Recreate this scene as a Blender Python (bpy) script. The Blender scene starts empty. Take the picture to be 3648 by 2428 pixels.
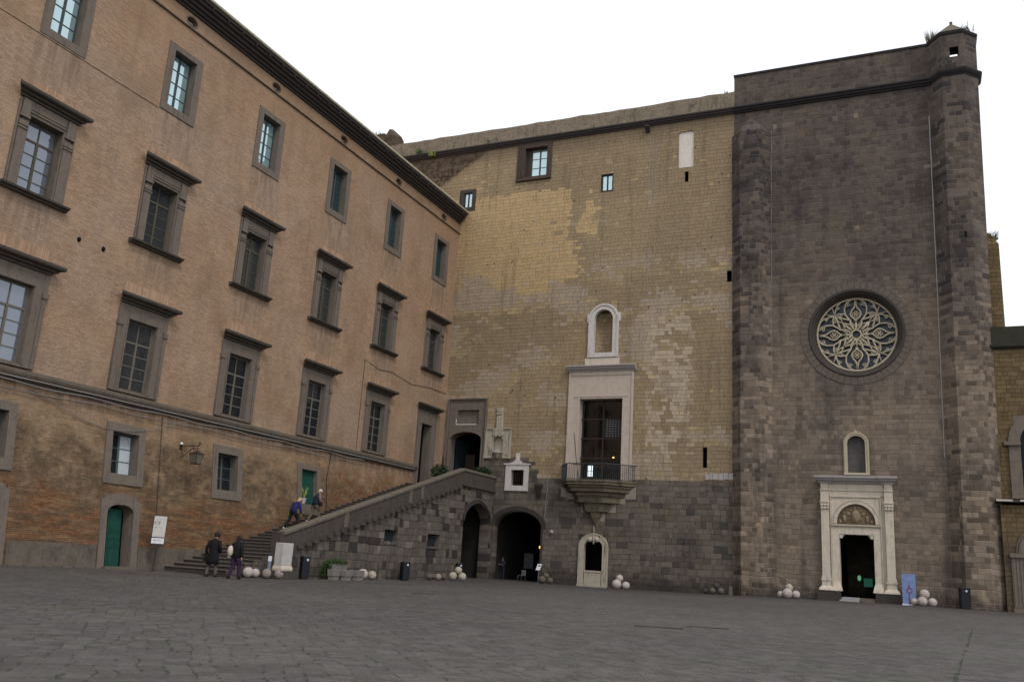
import bpy, bmesh, math, random
from mathutils import Vector, Matrix
R = math.radians
sc = bpy.context.scene
COL = sc.collection
rnd = random.Random(7)

# ------------------------------------------------------------------ mesh helpers
class MB:
    def __init__(s): s.v=[]; s.f=[]; s.m=[]; s.cur=0
    def quad(s,a,b,c,d): s.poly([a,b,c,d])
    def poly(s,pts):
        n=len(s.v); s.v+= [tuple(p) for p in pts]; s.f.append(tuple(range(n,n+len(pts)))); s.m.append(s.cur)
    def box(s,x0,x1,y0,y1,z0,z1):
        n=len(s.v)
        s.v+=[(x0,y0,z0),(x1,y0,z0),(x1,y1,z0),(x0,y1,z0),(x0,y0,z1),(x1,y0,z1),(x1,y1,z1),(x0,y1,z1)]
        for f in ((0,3,2,1),(4,5,6,7),(0,1,5,4),(1,2,6,5),(2,3,7,6),(3,0,4,7)):
            s.f.append(tuple(n+i for i in f)); s.m.append(s.cur)
    def loft(s,rings,cap=True,closed=True):
        n0=len(s.v); k=len(rings[0])
        for r in rings: s.v+=[tuple(p) for p in r]
        for i in range(len(rings)-1):
            a=n0+i*k; b=a+k
            for j in range(k if closed else k-1):
                j2=(j+1)%k
                s.f.append((a+j,a+j2,b+j2,b+j)); s.m.append(s.cur)
        if cap:
            s.f.append(tuple(n0+j for j in reversed(range(k)))); s.m.append(s.cur)
            e=n0+(len(rings)-1)*k
            s.f.append(tuple(e+j for j in range(k))); s.m.append(s.cur)
    def extr_x(s,prof,x0,x1):      # prof: list of (y,z) polygon, extruded along x
        s.loft([[(x0,y,z) for y,z in prof],[(x1,y,z) for y,z in prof]])
    def extr_z(s,prof,z0,z1):
        s.loft([[(x,y,z0) for x,y in prof],[(x,y,z1) for x,y in prof]])
    def extr_y(s,prof,y0,y1):
        s.loft([[(x,y0,z) for x,z in prof],[(x,y1,z) for x,z in prof]])
    def lathe(s,prof,c=(0,0,0),n=24,cap=True):   # prof (r,z)
        s.loft([[(c[0]+r*math.cos(2*math.pi*j/n),c[1]+r*math.sin(2*math.pi*j/n),c[2]+z) for j in range(n)] for r,z in prof],cap)
    def lathe_y(s,prof,cx,cz,n=64):              # prof (r,y), ring round the y axis, open
        s.loft([[(cx+r*math.cos(2*math.pi*j/n),y,cz+r*math.sin(2*math.pi*j/n)) for j in range(n)] for r,y in prof],False)
    def tube(s,pts,r,n=6,closed=False):
        pts=[Vector(p) for p in pts]; rings=[]
        m=len(pts)
        for i,p in enumerate(pts):
            if closed: d=pts[(i+1)%m]-pts[i-1]
            else: d=pts[min(i+1,m-1)]-pts[max(i-1,0)]
            if d.length<1e-9: d=Vector((0,0,1))
            d.normalize()
            up=Vector((0,1,0)) if abs(d.y)<.9 else Vector((1,0,0))
            a=d.cross(up).normalized(); b=d.cross(a).normalized()
            rr=r[i] if isinstance(r,(list,tuple)) else r
            rings.append([p+a*rr*math.cos(2*math.pi*j/n)+b*rr*math.sin(2*math.pi*j/n) for j in range(n)])
        if closed: rings.append(rings[0])
        s.loft(rings,not closed)
    def band(s,pts,wi,wo,y0,y1,closed=False):     # rectangular moulding that follows pts (x,z)
        m=len(pts); rings=[]
        for i,p in enumerate(pts):
            if closed: a,b=pts[i-1],pts[(i+1)%m]
            else: a,b=pts[max(i-1,0)],pts[min(i+1,m-1)]
            dx,dz=b[0]-a[0],b[1]-a[1]; l=math.hypot(dx,dz) or 1; nx,nz=-dz/l,dx/l
            I=(p[0]-nx*wi,p[1]-nz*wi); O=(p[0]+nx*wo,p[1]+nz*wo)
            rings.append([(I[0],y0,I[1]),(O[0],y0,O[1]),(O[0],y1,O[1]),(I[0],y1,I[1])])
        if closed: rings.append(rings[0])
        s.loft(rings,not closed)
    def ball(s,c,r,n=20,m=12,sz=1.0,jit=0):
        rings=[]
        for i in range(m+1):
            t=math.pi*i/m; rr=max(r*math.sin(t),r*.01)
            rings.append([(c[0]+rr*math.cos(2*math.pi*j/n)*(1+jit*rnd.uniform(-1,1)),c[1]+rr*math.sin(2*math.pi*j/n)*(1+jit*rnd.uniform(-1,1)),c[2]-r*sz*math.cos(t)) for j in range(n)])
        s.loft(rings)
    def build(s,name,mats,parent=None,smooth=False,loc=(0,0,0),rot=(0,0,0),bevel=0):
        me=bpy.data.meshes.new(name); me.from_pydata(s.v,[],s.f)
        if not isinstance(mats,(list,tuple)): mats=[mats]
        for m in mats: me.materials.append(m)
        for p,mi in zip(me.polygons,s.m): p.material_index=mi
        bm=bmesh.new(); bm.from_mesh(me)
        bmesh.ops.remove_doubles(bm,verts=bm.verts,dist=1e-5)
        bmesh.ops.recalc_face_normals(bm,faces=bm.faces)
        bm.to_mesh(me); bm.free()
        if smooth:
            for p in me.polygons: p.use_smooth=True
        o=bpy.data.objects.new(name,me); COL.objects.link(o)
        o.location=loc; o.rotation_euler=rot
        if parent: o.parent=parent
        if bevel:
            b=o.modifiers.new('bevel','BEVEL'); b.width=bevel; b.segments=2; b.limit_method='ANGLE'; b.angle_limit=R(40)
        return o

def tag(o,label=None,cat=None,group=None,kind=None):
    if label: o['label']=label
    if cat: o['category']=cat
    if group: o['group']=group
    if kind: o['kind']=kind
    return o
def empty(name,loc=(0,0,0),rz=0,label=None,cat=None,group=None):
    o=bpy.data.objects.new(name,None); COL.objects.link(o); o.location=loc; o.rotation_euler=(0,0,rz); o.empty_display_size=.3
    return tag(o,label,cat,group)
def dup(o,parent=None,loc=None,rot=None,label=None,group=None):
    c=o.copy(); COL.objects.link(c)
    if parent: c.parent=parent
    if loc is not None: c.location=loc
    if rot is not None: c.rotation_euler=rot
    if label: c['label']=label
    if group: c['group']=group
    for ch in list(o.children): dup(ch,c)
    return c
def arc(cx,cz,hw,rise,a0=180,a1=0,n=20):
    return [(cx+hw*math.cos(R(a0+(a1-a0)*i/n)),cz+rise*math.sin(R(a0+(a1-a0)*i/n))) for i in range(n+1)]

# ------------------------------------------------------------------ node helpers
class NT:
    def __init__(s,name):
        s.m=bpy.data.materials.new(name); s.m.use_nodes=True; s.t=s.m.node_tree
        s.t.nodes.clear(); s.out=s.t.nodes.new('ShaderNodeOutputMaterial')
    def new(s,t): return s.t.nodes.new(t)
    def put(s,sock,v):
        if v is None: return
        if isinstance(v,bpy.types.NodeSocket): s.t.links.new(v,sock)
        else:
            if sock.type=='RGBA' and len(v)==3: v=(*v,1)
            sock.default_value=v
    def math(s,op,a,b=None,c=None,clamp=False):
        n=s.new('ShaderNodeMath'); n.operation=op; n.use_clamp=clamp
        s.put(n.inputs[0],a); s.put(n.inputs[1],b); s.put(n.inputs[2],c); return n.outputs[0]
    def mix(s,f,a,b,mode='MIX'):
        n=s.new('ShaderNodeMix'); n.data_type='RGBA'; n.blend_type=mode; n.clamp_factor=True
        s.put(n.inputs[0],f); s.put(n.inputs[6],a); s.put(n.inputs[7],b); return n.outputs[2]
    def sep(s,v):
        n=s.new('ShaderNodeSeparateXYZ'); s.put(n.inputs[0],v); return n.outputs
    def comb(s,x,y,z):
        n=s.new('ShaderNodeCombineXYZ'); s.put(n.inputs[0],x); s.put(n.inputs[1],y); s.put(n.inputs[2],z); return n.outputs[0]
    def noise(s,v,scale,detail=3,rough=.55,col=False):
        n=s.new('ShaderNodeTexNoise'); s.put(n.inputs['Vector'],v); n.inputs['Scale'].default_value=scale
        n.inputs['Detail'].default_value=detail; n.inputs['Roughness'].default_value=rough
        return n.outputs['Color' if col else 'Fac']
    def white(s,v):
        n=s.new('ShaderNodeTexWhiteNoise'); n.noise_dimensions='3D'; s.put(n.inputs['Vector'],v); return n.outputs['Value']
    def white1(s,v):
        n=s.new('ShaderNodeTexWhiteNoise'); n.noise_dimensions='1D'; s.put(n.inputs['W'],v); return n.outputs['Value']
    def map(s,v,a,b,c=0,d=1,smooth=True):
        n=s.new('ShaderNodeMapRange'); n.interpolation_type='SMOOTHSTEP' if smooth else 'LINEAR'
        s.put(n.inputs[0],v); s.put(n.inputs[1],a); s.put(n.inputs[2],b); s.put(n.inputs[3],c); s.put(n.inputs[4],d); return n.outputs[0]
    def scale(s,v,xyz):
        n=s.new('ShaderNodeVectorMath'); n.operation='MULTIPLY'; s.put(n.inputs[0],v); n.inputs[1].default_value=xyz; return n.outputs[0]
    def hsv(s,col,h=.5,sa=1,v=1):
        n=s.new('ShaderNodeHueSaturation'); s.put(n.inputs['Hue'],h); s.put(n.inputs['Saturation'],sa); s.put(n.inputs['Value'],v); s.put(n.inputs['Color'],col); return n.outputs[0]
    def pos(s): return s.new('ShaderNodeNewGeometry').outputs['Position']
    def obj(s): return s.new('ShaderNodeTexCoord').outputs['Object']
    def bump(s,h,dist=.02,strength=1):
        n=s.new('ShaderNodeBump'); s.put(n.inputs['Height'],h); n.inputs['Distance'].default_value=dist; n.inputs['Strength'].default_value=strength; return n.outputs[0]
    def bsdf(s,col,rough=.9,normal=None,metal=0,spec=.3,**kw):
        n=s.new('ShaderNodeBsdfPrincipled'); s.put(n.inputs['Base Color'],col); s.put(n.inputs['Roughness'],rough); s.put(n.inputs['Metallic'],metal)
        n.inputs['Specular IOR Level'].default_value=spec
        if normal: s.put(n.inputs['Normal'],normal)
        for k,v in kw.items(): s.put(n.inputs[k.replace('_',' ')],v)
        s.t.links.new(n.outputs[0],s.out.inputs[0]); return s.m

def masonry(g,x,z,bw,bh,mortar=.022,split=.6):
    """irregular coursed masonry: returns id vector, random value, block centre x, z, joint mask, edge"""
    z=g.math('ADD',z,g.math('MULTIPLY',g.noise(g.comb(0,0,g.math('DIVIDE',z,bh*3.1)),1,1),bh*1.5)); z=g.math('ADD',z,g.math('MULTIPLY',g.noise(g.comb(g.math('MULTIPLY',x,.35),0,g.math('MULTIPLY',z,.12)),1,2),bh*.7))
    rowf=g.math('DIVIDE',z,bh); row=g.math('FLOOR',rowf); fz=g.math('FRACT',rowf)
    rr=g.math('MULTIPLY',g.white1(row),7.3)
    warp=g.math('MULTIPLY',g.noise(g.comb(g.math('MULTIPLY',x,.9/bw*.5),g.math('MULTIPLY',row,3.7),0),1.0,1),.9)
    u=g.math('ADD',g.math('ADD',g.math('DIVIDE',x,bw),rr),warp)
    col=g.math('FLOOR',u); fu=g.math('FRACT',u)
    r0=g.white(g.comb(col,row,3.1))
    sp=g.math('GREATER_THAN',r0,split)
    f2=g.math('MULTIPLY',fu,2); sub=g.math('MULTIPLY',g.math('FLOOR',f2),sp)
    fu2=g.math('ADD',g.math('MULTIPLY',g.math('FRACT',f2),sp),g.math('MULTIPLY',fu,g.math('SUBTRACT',1,sp)))
    w=g.math('MULTIPLY',bw,g.math('SUBTRACT',1,g.math('MULTIPLY',sp,.5)))
    cid=g.comb(g.math('ADD',col,g.math('MULTIPLY',sub,.5)),row,0)
    r=g.white(cid)
    dx=g.math('MULTIPLY',g.math('MINIMUM',fu2,g.math('SUBTRACT',1,fu2)),w)
    dz=g.math('MULTIPLY',g.math('MINIMUM',fz,g.math('SUBTRACT',1,fz)),bh)
    wob=g.math('MULTIPLY',g.noise(g.comb(x,0,z),9,2),.02)
    d=g.math('ADD',g.math('MINIMUM',dx,dz),g.math('SUBTRACT',wob,.01))
    joint=g.map(d,mortar*.3,mortar,1,0)
    cx=g.math('ADD',x,g.math('MULTIPLY',g.math('SUBTRACT',.5,fu),bw))
    cz=g.math('MULTIPLY',g.math('ADD',row,.5),bh)
    return cid,r,cx,cz,joint

def stone(name,col,var=.25,scale=3,rough=.9,streak=.3,bump=.01,dirt=(.03,.028,.025),dirtamt=.35,spec=.25):
    g=NT(name); p=g.pos()
    n1=g.noise(p,scale,4,.6); n2=g.noise(p,scale*7,3,.6); st=g.noise(g.scale(p,(3,3,.35)),1.6,3)
    c=g.hsv(col,v=g.map(g.math('ADD',g.math('MULTIPLY',n1,.6),g.math('MULTIPLY',n2,.4)),.3,.7,1-var,1+var,False))
    c=g.mix(g.math('MULTIPLY',g.map(st,.5,.75),streak),c,g.mix(.7,c,dirt))
    c=g.mix(g.math('MULTIPLY',g.map(n1,.52,.75),dirtamt),c,dirt)
    return g.bsdf(c,rough,g.bump(g.math('ADD',n1,g.math('MULTIPLY',n2,.6)),bump*3),spec=spec)
def flat(name,col,rough=.6,metal=0,var=.12,spec=.3):
    g=NT(name); n=g.noise(g.pos(),9,3)
    return g.bsdf(g.hsv(col,v=g.map(n,.3,.7,1-var,1+var,False)),rough,metal=metal,spec=spec)

# ---- palace brick wall (local coords: x along the facade, z up)
def mat_palace():
    g=NT('palace_brick'); o=g.obj(); x,y,z=g.sep(o)
    v=g.comb(x,0,z)
    cid,r,cx,cz,joint=masonry(g,x,z,.30,.082,.014,.9)
    big=g.noise(v,.16,4,.6); mid=g.noise(v,.55,4,.62); fine=g.noise(g.scale(v,(2.2,1,7)),1.6,4,.7)
    grit=g.noise(g.scale(v,(3,1,9)),3.2,2,.8)
    c=g.mix(g.map(mid,.3,.72),(.36,.237,.155),(.43,.30,.20))
    c=g.mix(g.map(big,.38,.68,0,.75),c,(.40,.295,.225))
    spk=g.map(g.math('ADD',g.math('MULTIPLY',r,.35),g.math('MULTIPLY',grit,.8)),.3,.95,.72,1.22,False)
    c=g.hsv(c,v=spk)
    # scattered burnt bricks
    c=g.mix(g.map(g.math('ADD',g.math('MULTIPLY',r,.5),g.math('MULTIPLY',fine,.8)),.84,1.0,0,.65),c,(.15,.115,.095))
    c=g.mix(g.map(g.math('ADD',g.math('MULTIPLY',g.math('SUBTRACT',1,r),.5),g.math('MULTIPLY',fine,.8)),.86,1.0,0,.55),c,(.40,.19,.10))
    # vertical grime
    st=g.noise(g.scale(v,(1.1,1,.12)),1.0,4,.65)
    c=g.mix(g.map(st,.5,.78,0,.55),c,(.22,.165,.125))
    mot=g.noise(g.scale(v,(1,1,.7)),.32,5,.65)
    c=g.mix(g.map(mot,.50,.66,0,.45),c,(.225,.155,.105)); c=g.mix(g.map(mot,.44,.34,0,.45),c,(.46,.33,.215))
    xw=g.math('SUBTRACT',g.math('MULTIPLY',g.math('FRACT',g.math('DIVIDE',g.math('SUBTRACT',x,21.63),7.52)),7.52),3.77)
    ax=g.map(g.math('ADD',g.math('ABSOLUTE',xw),g.math('MULTIPLY',g.math('SUBTRACT',g.noise(g.scale(v,(2.2,1,.25)),1,4,.7),.5),2.2)),1.9,.7)
    def drip(zt,l): return g.math('MULTIPLY',g.map(z,zt-l,zt,0,1,False),g.math('LESS_THAN',z,zt))
    dr=g.math('MULTIPLY',ax,g.math('MAXIMUM',drip(24.0,3.2),drip(16.1,2.8)))
    c=g.mix(g.math('MULTIPLY',dr,.5),c,g.mix(g.map(g.noise(g.scale(v,(3,1,.4)),1,3),.42,.6),(.15,.12,.098),(.36,.29,.24)))
    dr2=g.math('MULTIPLY',g.map(z,8.3,10.5,1,0),g.map(g.noise(g.scale(v,(1.5,1,.3)),1,4,.7),.42,.62))
    c=g.mix(g.math('MULTIPLY',dr2,.45),c,(.20,.15,.11))
    dr3=g.math('MULTIPLY',g.math('MULTIPLY',g.map(z,6.9,7.9,0,1),g.math('LESS_THAN',z,7.9)),g.map(g.noise(g.scale(v,(2.5,1,.3)),1,4,.7),.4,.6))
    # browner and darker towards the top
    c=g.mix(g.map(g.math('ADD',z,g.math('MULTIPLY',mid,4)),28,33.5,0,.5),c,(.27,.17,.105))
    # ground storey: olive brown, stained
    low=g.map(g.math('ADD',z,g.math('MULTIPLY',g.math('SUBTRACT',mid,.5),3.5)),6.0,8.2,1,0)
    zt=g.math('ADD',z,g.math('MULTIPLY',g.math('SUBTRACT',g.noise(v,.45,5,.65),.5),6.5))
    lowc=g.mix(g.map(g.noise(v,.7,5,.65),.38,.62),(.26,.18,.112),(.345,.25,.165))
    stain=g.math('MULTIPLY',g.map(zt,7.6,5.2,0,1),g.map(g.noise(g.scale(v,(1,1,1.5)),.8,6,.72),.34,.58,.15,1))
    lowc=g.mix(g.math('MULTIPLY',stain,.88),lowc,g.mix(g.map(g.noise(v,2.2,4,.7),.4,.62),(.082,.064,.047),(.155,.112,.072)))
    lf=g.noise(g.scale(v,(1,1,.8)),.38,5,.65)
    base=g.map(g.math('ADD',z,g.math('MULTIPLY',g.math('SUBTRACT',lf,.5),9)),4.6,2.2,0,1)
    lowc=g.mix(g.math('MULTIPLY',base,.75),lowc,g.mix(g.map(g.noise(g.scale(v,(.5,1,3.0)),1.0,5,.7),.42,.6),(.095,.060,.038),(.245,.150,.085)))
    og=g.math('MULTIPLY',g.map(g.math('ADD',z,g.math('MULTIPLY',g.math('SUBTRACT',lf,.5),8)),2.4,4.2,1,0),g.map(g.noise(g.scale(v,(.45,1,2.4)),.9,6,.75),.45,.58))
    patch=g.math('MULTIPLY',g.map(x,46.5,50.5),g.map(g.noise(g.scale(v,(.9,1,1.5)),.9,6,.75),.40,.56))
    og=g.math('MAXIMUM',og,g.math('MULTIPLY',patch,.9))
    lowc=g.mix(g.math('MULTIPLY',og,.72),lowc,g.mix(g.map(fine,.4,.62),(.120,.056,.032),(.285,.135,.062)))
    lowc=g.hsv(lowc,v=g.map(g.math('ADD',g.math('MULTIPLY',r,.3),g.math('MULTIPLY',grit,.9)),.3,1.0,.66,1.30,False))
    c=g.mix(low,c,lowc)
    c=g.mix(g.math('MULTIPLY',dr3,.65),c,(.085,.068,.052))
    c=g.mix(g.math('MULTIPLY',joint,.22),c,g.mix(low,(.19,.14,.10),(.10,.075,.052)))
    # shade at the wall foot, painted into the brick colour
    c=g.mix(g.map(g.math('ADD',z,g.math('MULTIPLY',mid,1.6)),.6,2.2,.55,0),c,(.05,.04,.032))
    c=g.mix(low,g.mix(1.0,c,(.96,.925,.885),'MULTIPLY'),g.mix(1.0,c,(.97,.91,.84),'MULTIPLY'))
    h=g.math('ADD',g.math('MULTIPLY',r,.5),g.math('SUBTRACT',g.math('MULTIPLY',fine,1.2),joint))
    return g.bsdf(c,.95,g.bump(h,.012),spec=.15)

def mat_hall():
    g=NT('tufa_ashlar'); o=g.obj(); x,y,z=g.sep(o); v=g.comb(x,0,z)
    cid,r,cx,cz,joint=masonry(g,x,z,.64,.31,.022,.62)
    sv=g.comb(cx,0,cz)
    f1=g.noise(v,2.2,4,.65); f2=g.noise(g.scale(v,(1,1,1.6)),11,3,.7)
    reg=g.math('ADD',g.noise(sv,.11,3,.5),g.math('MULTIPLY',g.math('SUBTRACT',r,.5),.05))
    reg2=g.math('ADD',g.noise(g.math('ADD',0,0) if False else g.scale(sv,(1.3,1,2.2)),.15,3,.5),g.math('MULTIPLY',g.math('SUBTRACT',r,.5),.06))
    olive=(.305,.236,.148); gold=(.445,.322,.178); pale=(.420,.345,.262); pink=(.345,.280,.222); brown=(.268,.206,.132)
    c=g.mix(g.map(reg,.44,.5),olive,brown)
    # golden field upper left
    gx=g.math('MULTIPLY',g.map(g.math('ADD',cx,g.math('MULTIPLY',g.math('SUBTRACT',g.noise(g.scale(sv,(1,1,.6)),.3,4,.6),.5),16)),-26.5,-24,1,0),g.map(g.math('ADD',cz,g.math('MULTIPLY',g.noise(sv,.25,3),9)),26.5,28.0))
    gx=g.math('MULTIPLY',gx,g.map(cz,32.6,33.4,1,0))
    gd=g.map(g.math('ADD',gx,g.math('MULTIPLY',g.math('SUBTRACT',r,.5),.7)),.35,.55)
    c=g.mix(gd,c,gold)
    lowg=g.math('MULTIPLY',g.map(cz,27,23,0,1),g.map(reg2,.5,.56))
    c=g.mix(g.math('MULTIPLY',lowg,.85),c,(.36,.285,.175))
    # pinkish-grey repairs
    pk=g.math('MULTIPLY',g.map(g.math('ADD',g.noise(g.scale(sv,(1,1,1.7)),.19,3,.5),g.math('MULTIPLY',g.math('SUBTRACT',r,.5),.06)),.53,.545),g.map(cz,27,25,0,1))
    c=g.mix(g.math('MULTIPLY',pk,.85),c,pink)
    # pale repair strip right of the balcony
    rp=g.math('MULTIPLY',g.map(g.math('ABSOLUTE',g.math('ADD',cx,17.0)),2.2,1.2),g.map(g.math('ABSOLUTE',g.math('SUBTRACT',cz,15.5)),6.5,5.0))
    rp=g.math('MULTIPLY',rp,g.map(g.math('ADD',g.noise(sv,.55,3),g.math('MULTIPLY',g.math('SUBTRACT',r,.5),.25)),.47,.5))
    c=g.mix(rp,c,pale)
    # single odd blocks
    c=g.mix(g.map(r,.985,.99,0,.5),c,gold); c=g.mix(g.map(r,.02,.015,0,.45),c,pale)
    # ruined dark corner top left
    dk=g.math('ADD',g.math('MULTIPLY',g.math('ADD',x,35),-.62),g.math('SUBTRACT',z,36.6))
    dk=g.math('ADD',dk,g.math('MULTIPLY',g.math('SUBTRACT',f1,.5),1.6))
    dkm=g.math('MULTIPLY',g.map(dk,-.3,.1),g.map(x,-33.5,-34.5))
    c=g.mix(dkm,c,g.mix(g.map(f1,.45,.55),(.06,.038,.024),(.125,.10,.075)))
    # grey lower zone (snapped so it keeps block edges)
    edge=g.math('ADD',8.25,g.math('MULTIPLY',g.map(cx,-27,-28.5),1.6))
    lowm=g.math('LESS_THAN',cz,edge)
    _,r2,cx2,cz2,joint2=masonry(g,g.math('ADD',x,.3),g.math('ADD',z,.1),.92,.43,.025,.5)
    gr=g.noise(v,.3,4,.6)
    grey=g.mix(g.map(g.math('ADD',g.math('MULTIPLY',r2,.35),g.math('MULTIPLY',gr,.9)),.3,.85),(.078,.066,.054),(.150,.126,.102))
    grey=g.mix(g.map(r2,.90,.93,0,.4),grey,(.16,.13,.10)); grey=g.mix(g.map(r2,.12,.09,0,.5),grey,(.045,.042,.044)); grey=g.mix(g.math('MULTIPLY',joint2,g.map(g.noise(v,1.1,3),.45,.62,0,.7)),grey,(.028,.024,.021))
    grey=g.mix(g.map(g.noise(v,.5,4),.5,.7,0,.35),grey,(.10,.075,.05))
    grey=g.mix(g.map(g.math('ADD',z,g.math('MULTIPLY',f1,1.8)),1.1,2.4,.75,0),grey,(.034,.030,.028))  # darkness at the wall foot painted into the grey stone as shade
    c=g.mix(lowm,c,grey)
    c=g.hsv(c,sa=.97,v=g.map(g.math('ADD',g.math('ADD',g.math('MULTIPLY',r,.15),g.math('MULTIPLY',f1,.65)),g.math('MULTIPLY',f2,.55)),.38,.97,.78,1.20,False))
    c=g.hsv(g.mix(g.math('SUBTRACT',1,lowm),c,g.mix(1.0,c,(.955,.92,.865),'MULTIPLY')),sa=1.0)
    # pits and scars
    vo=g.new('ShaderNodeTexVoronoi'); g.put(vo.inputs['Vector'],v); vo.inputs['Scale'].default_value=1.15
    pit=g.math('MULTIPLY',g.map(vo.outputs['Distance'],.11,.06),g.math('GREATER_THAN',g.noise(v,.35,2),.47))
    c=g.mix(g.math('MULTIPLY',pit,.6),c,(.05,.035,.025))
    st=g.noise(g.scale(v,(1.2,1,.1)),1.0,4,.65)
    c=g.mix(g.map(st,.52,.76,0,.45),c,(.075,.06,.045))
    c=g.mix(g.map(g.math('ADD',z,g.math('MULTIPLY',f1,2)),36.2,38.4,0,.55),c,(.085,.062,.045))
    c=g.mix(g.math('MULTIPLY',g.math('MULTIPLY',joint,g.math('SUBTRACT',1,lowm)),g.math('MULTIPLY',g.map(g.noise(v,.7,4,.6),.46,.66),.22)),c,g.mix(lowm,(.12,.09,.058),(.030,.026,.023)))
    h=g.math('ADD',g.math('MULTIPLY',r,.9),g.math('SUBTRACT',g.math('ADD',f1,g.math('MULTIPLY',f2,.5)),g.math('MULTIPLY',g.math('ADD',g.math('MULTIPLY',joint,g.math('SUBTRACT',1,lowm)),g.math('MULTIPLY',joint2,lowm)),1.1)))
    h=g.math('SUBTRACT',h,g.math('MULTIPLY',pit,2))
    return g.bsdf(c,.95,g.bump(h,.025),spec=.12)

def mat_tower(name='basalt_ashlar',slant=0.0,con=.35):
    g=NT(name); o=g.obj(); x,y,z=g.sep(o); v=g.comb(x,y,z)
    xx=g.math('ADD',x,g.math('MULTIPLY',y,slant)) if slant else x
    cid,r,cx,cz,joint=masonry(g,xx,z,.74,.345,.030,.5)
    sv=g.comb(cx,0,cz)
    f1=g.noise(v,1.8,4,.65); f2=g.noise(v,10,3,.7); big=g.noise(sv,.14,3,.6)
    hgt=g.map(g.math('ADD',cz,g.math('MULTIPLY',g.math('SUBTRACT',big,.5),16)),10,30)
    dark=g.mix(g.map(r,0,1,.5-con*.5,.5+con*.5,False),(.056,.044,.038),(.112,.090,.076))
    warmc=g.mix(g.map(r,0,1,.5-con*.5,.5+con*.5,False),(.105,.083,.066),(.225,.180,.142))
    c=g.mix(hgt,warmc,dark)
    # dark odd blocks, denser on quoins
    dm=g.math('LESS_THAN',g.math('FRACT',g.math('MULTIPLY',r,7.77)),g.map(big,.4,.6,.05,.42,False))
    c=g.mix(g.math('MULTIPLY',dm,.22+.5*con),c,g.mix(hgt,(.060,.048,.041),(.030,.027,.029)))
    c=g.mix(g.map(r,.993,.996,0,.6),c,(.20,.16,.13))
    c=g.hsv(c,v=g.map(g.math('ADD',f1,g.math('MULTIPLY',f2,.5)),.45,1.05,.74,1.28,False))
    st=g.noise(g.scale(v,(1.0,1,.09)),1.0,4,.65)
    c=g.mix(g.map(st,.5,.72,0,.5),c,(.030,.026,.025))
    c=g.mix(g.map(g.math('ADD',z,g.math('MULTIPLY',f1,1.6)),.9,2.2,.75,0),c,(.028,.024,.022))  # shade along the foot put into the basalt colour
    jm=g.math('MULTIPLY',joint,g.map(g.noise(sv,.55,3),.40,.58,.12,.62+.35*con))
    c=g.mix(jm,c,g.mix(hgt,(.22,.175,.135),(.15,.13,.12)))
    pt=g.noise(g.scale(v,(1,1,.8)),.22,4,.6)
    c=g.mix(g.map(pt,.42,.62,0,.5),c,g.mix(1.0,c,(1.45,1.34,1.18),'MULTIPLY')); c=g.mix(g.map(pt,.5,.36,0,.55),c,g.mix(1.0,c,(.62,.60,.62),'MULTIPLY'))
    h=g.math('ADD',g.math('MULTIPLY',r,.9),g.math('SUBTRACT',g.math('ADD',f1,g.math('MULTIPLY',f2,.4)),g.math('MULTIPLY',joint,1.0)))
    return g.bsdf(c,.92,g.bump(h,.025),spec=.18)

def mat_stairwall():
    g=NT('stair_masonry'); o=g.obj(); x,y,z=g.sep(o); v=g.comb(x,0,z)
    cid,r,cx,cz,joint=masonry(g,x,z,.95,.47,.03,.45)
    f1=g.noise(v,2.0,4,.65); f2=g.noise(v,11,3,.7)
    c=g.mix(r,(.092,.078,.066),(.140,.119,.10))
    c=g.mix(g.map(r,.9,.92,0,.8),c,(.18,.15,.13)); c=g.mix(g.map(r,.12,.1,0,.8),c,(.030,.026,.026))
    c=g.mix(g.map(x,40,47,.5,0),c,(.13,.11,.095))
    c=g.mix(g.map(g.math('ADD',z,f1),.5,2.4,.35,0),c,(.05,.042,.036))  # shade low on the stair wall painted into its colour
    c=g.hsv(c,v=g.map(g.math('ADD',f1,g.math('MULTIPLY',f2,.5)),.45,1.05,.65,1.35,False))
    c=g.mix(g.math('MULTIPLY',joint,g.map(g.noise(v,.9,3),.42,.68,.05,.55)),c,(.038,.033,.030))
    h=g.math('ADD',g.math('MULTIPLY',r,.9),g.math('SUBTRACT',g.math('ADD',f1,g.math('MULTIPLY',f2,.5)),g.math('MULTIPLY',joint,1.2)))
    return g.bsdf(c,.95,g.bump(h,.03),spec=.12)

def mat_wing():
    g=NT('ochre_tufa'); o=g.obj(); x,y,z=g.sep(o); v=g.comb(x,0,z)
    cid,r,cx,cz,joint=masonry(g,x,z,.6,.3,.022,.6)
    f1=g.noise(v,1.6,4,.65)
    c=g.mix(r,(.115,.080,.042),(.165,.118,.062))
    c=g.mix(g.map(f1,.45,.7,0,.6),c,(.085,.055,.030))
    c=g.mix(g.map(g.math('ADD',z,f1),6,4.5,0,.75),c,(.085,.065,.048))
    c=g.mix(g.math('MULTIPLY',joint,.4),c,(.07,.05,.03))
    return g.bsdf(c,.95,g.bump(g.math('SUBTRACT',g.math('ADD',r,f1),joint),.025),spec=.1)

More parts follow.
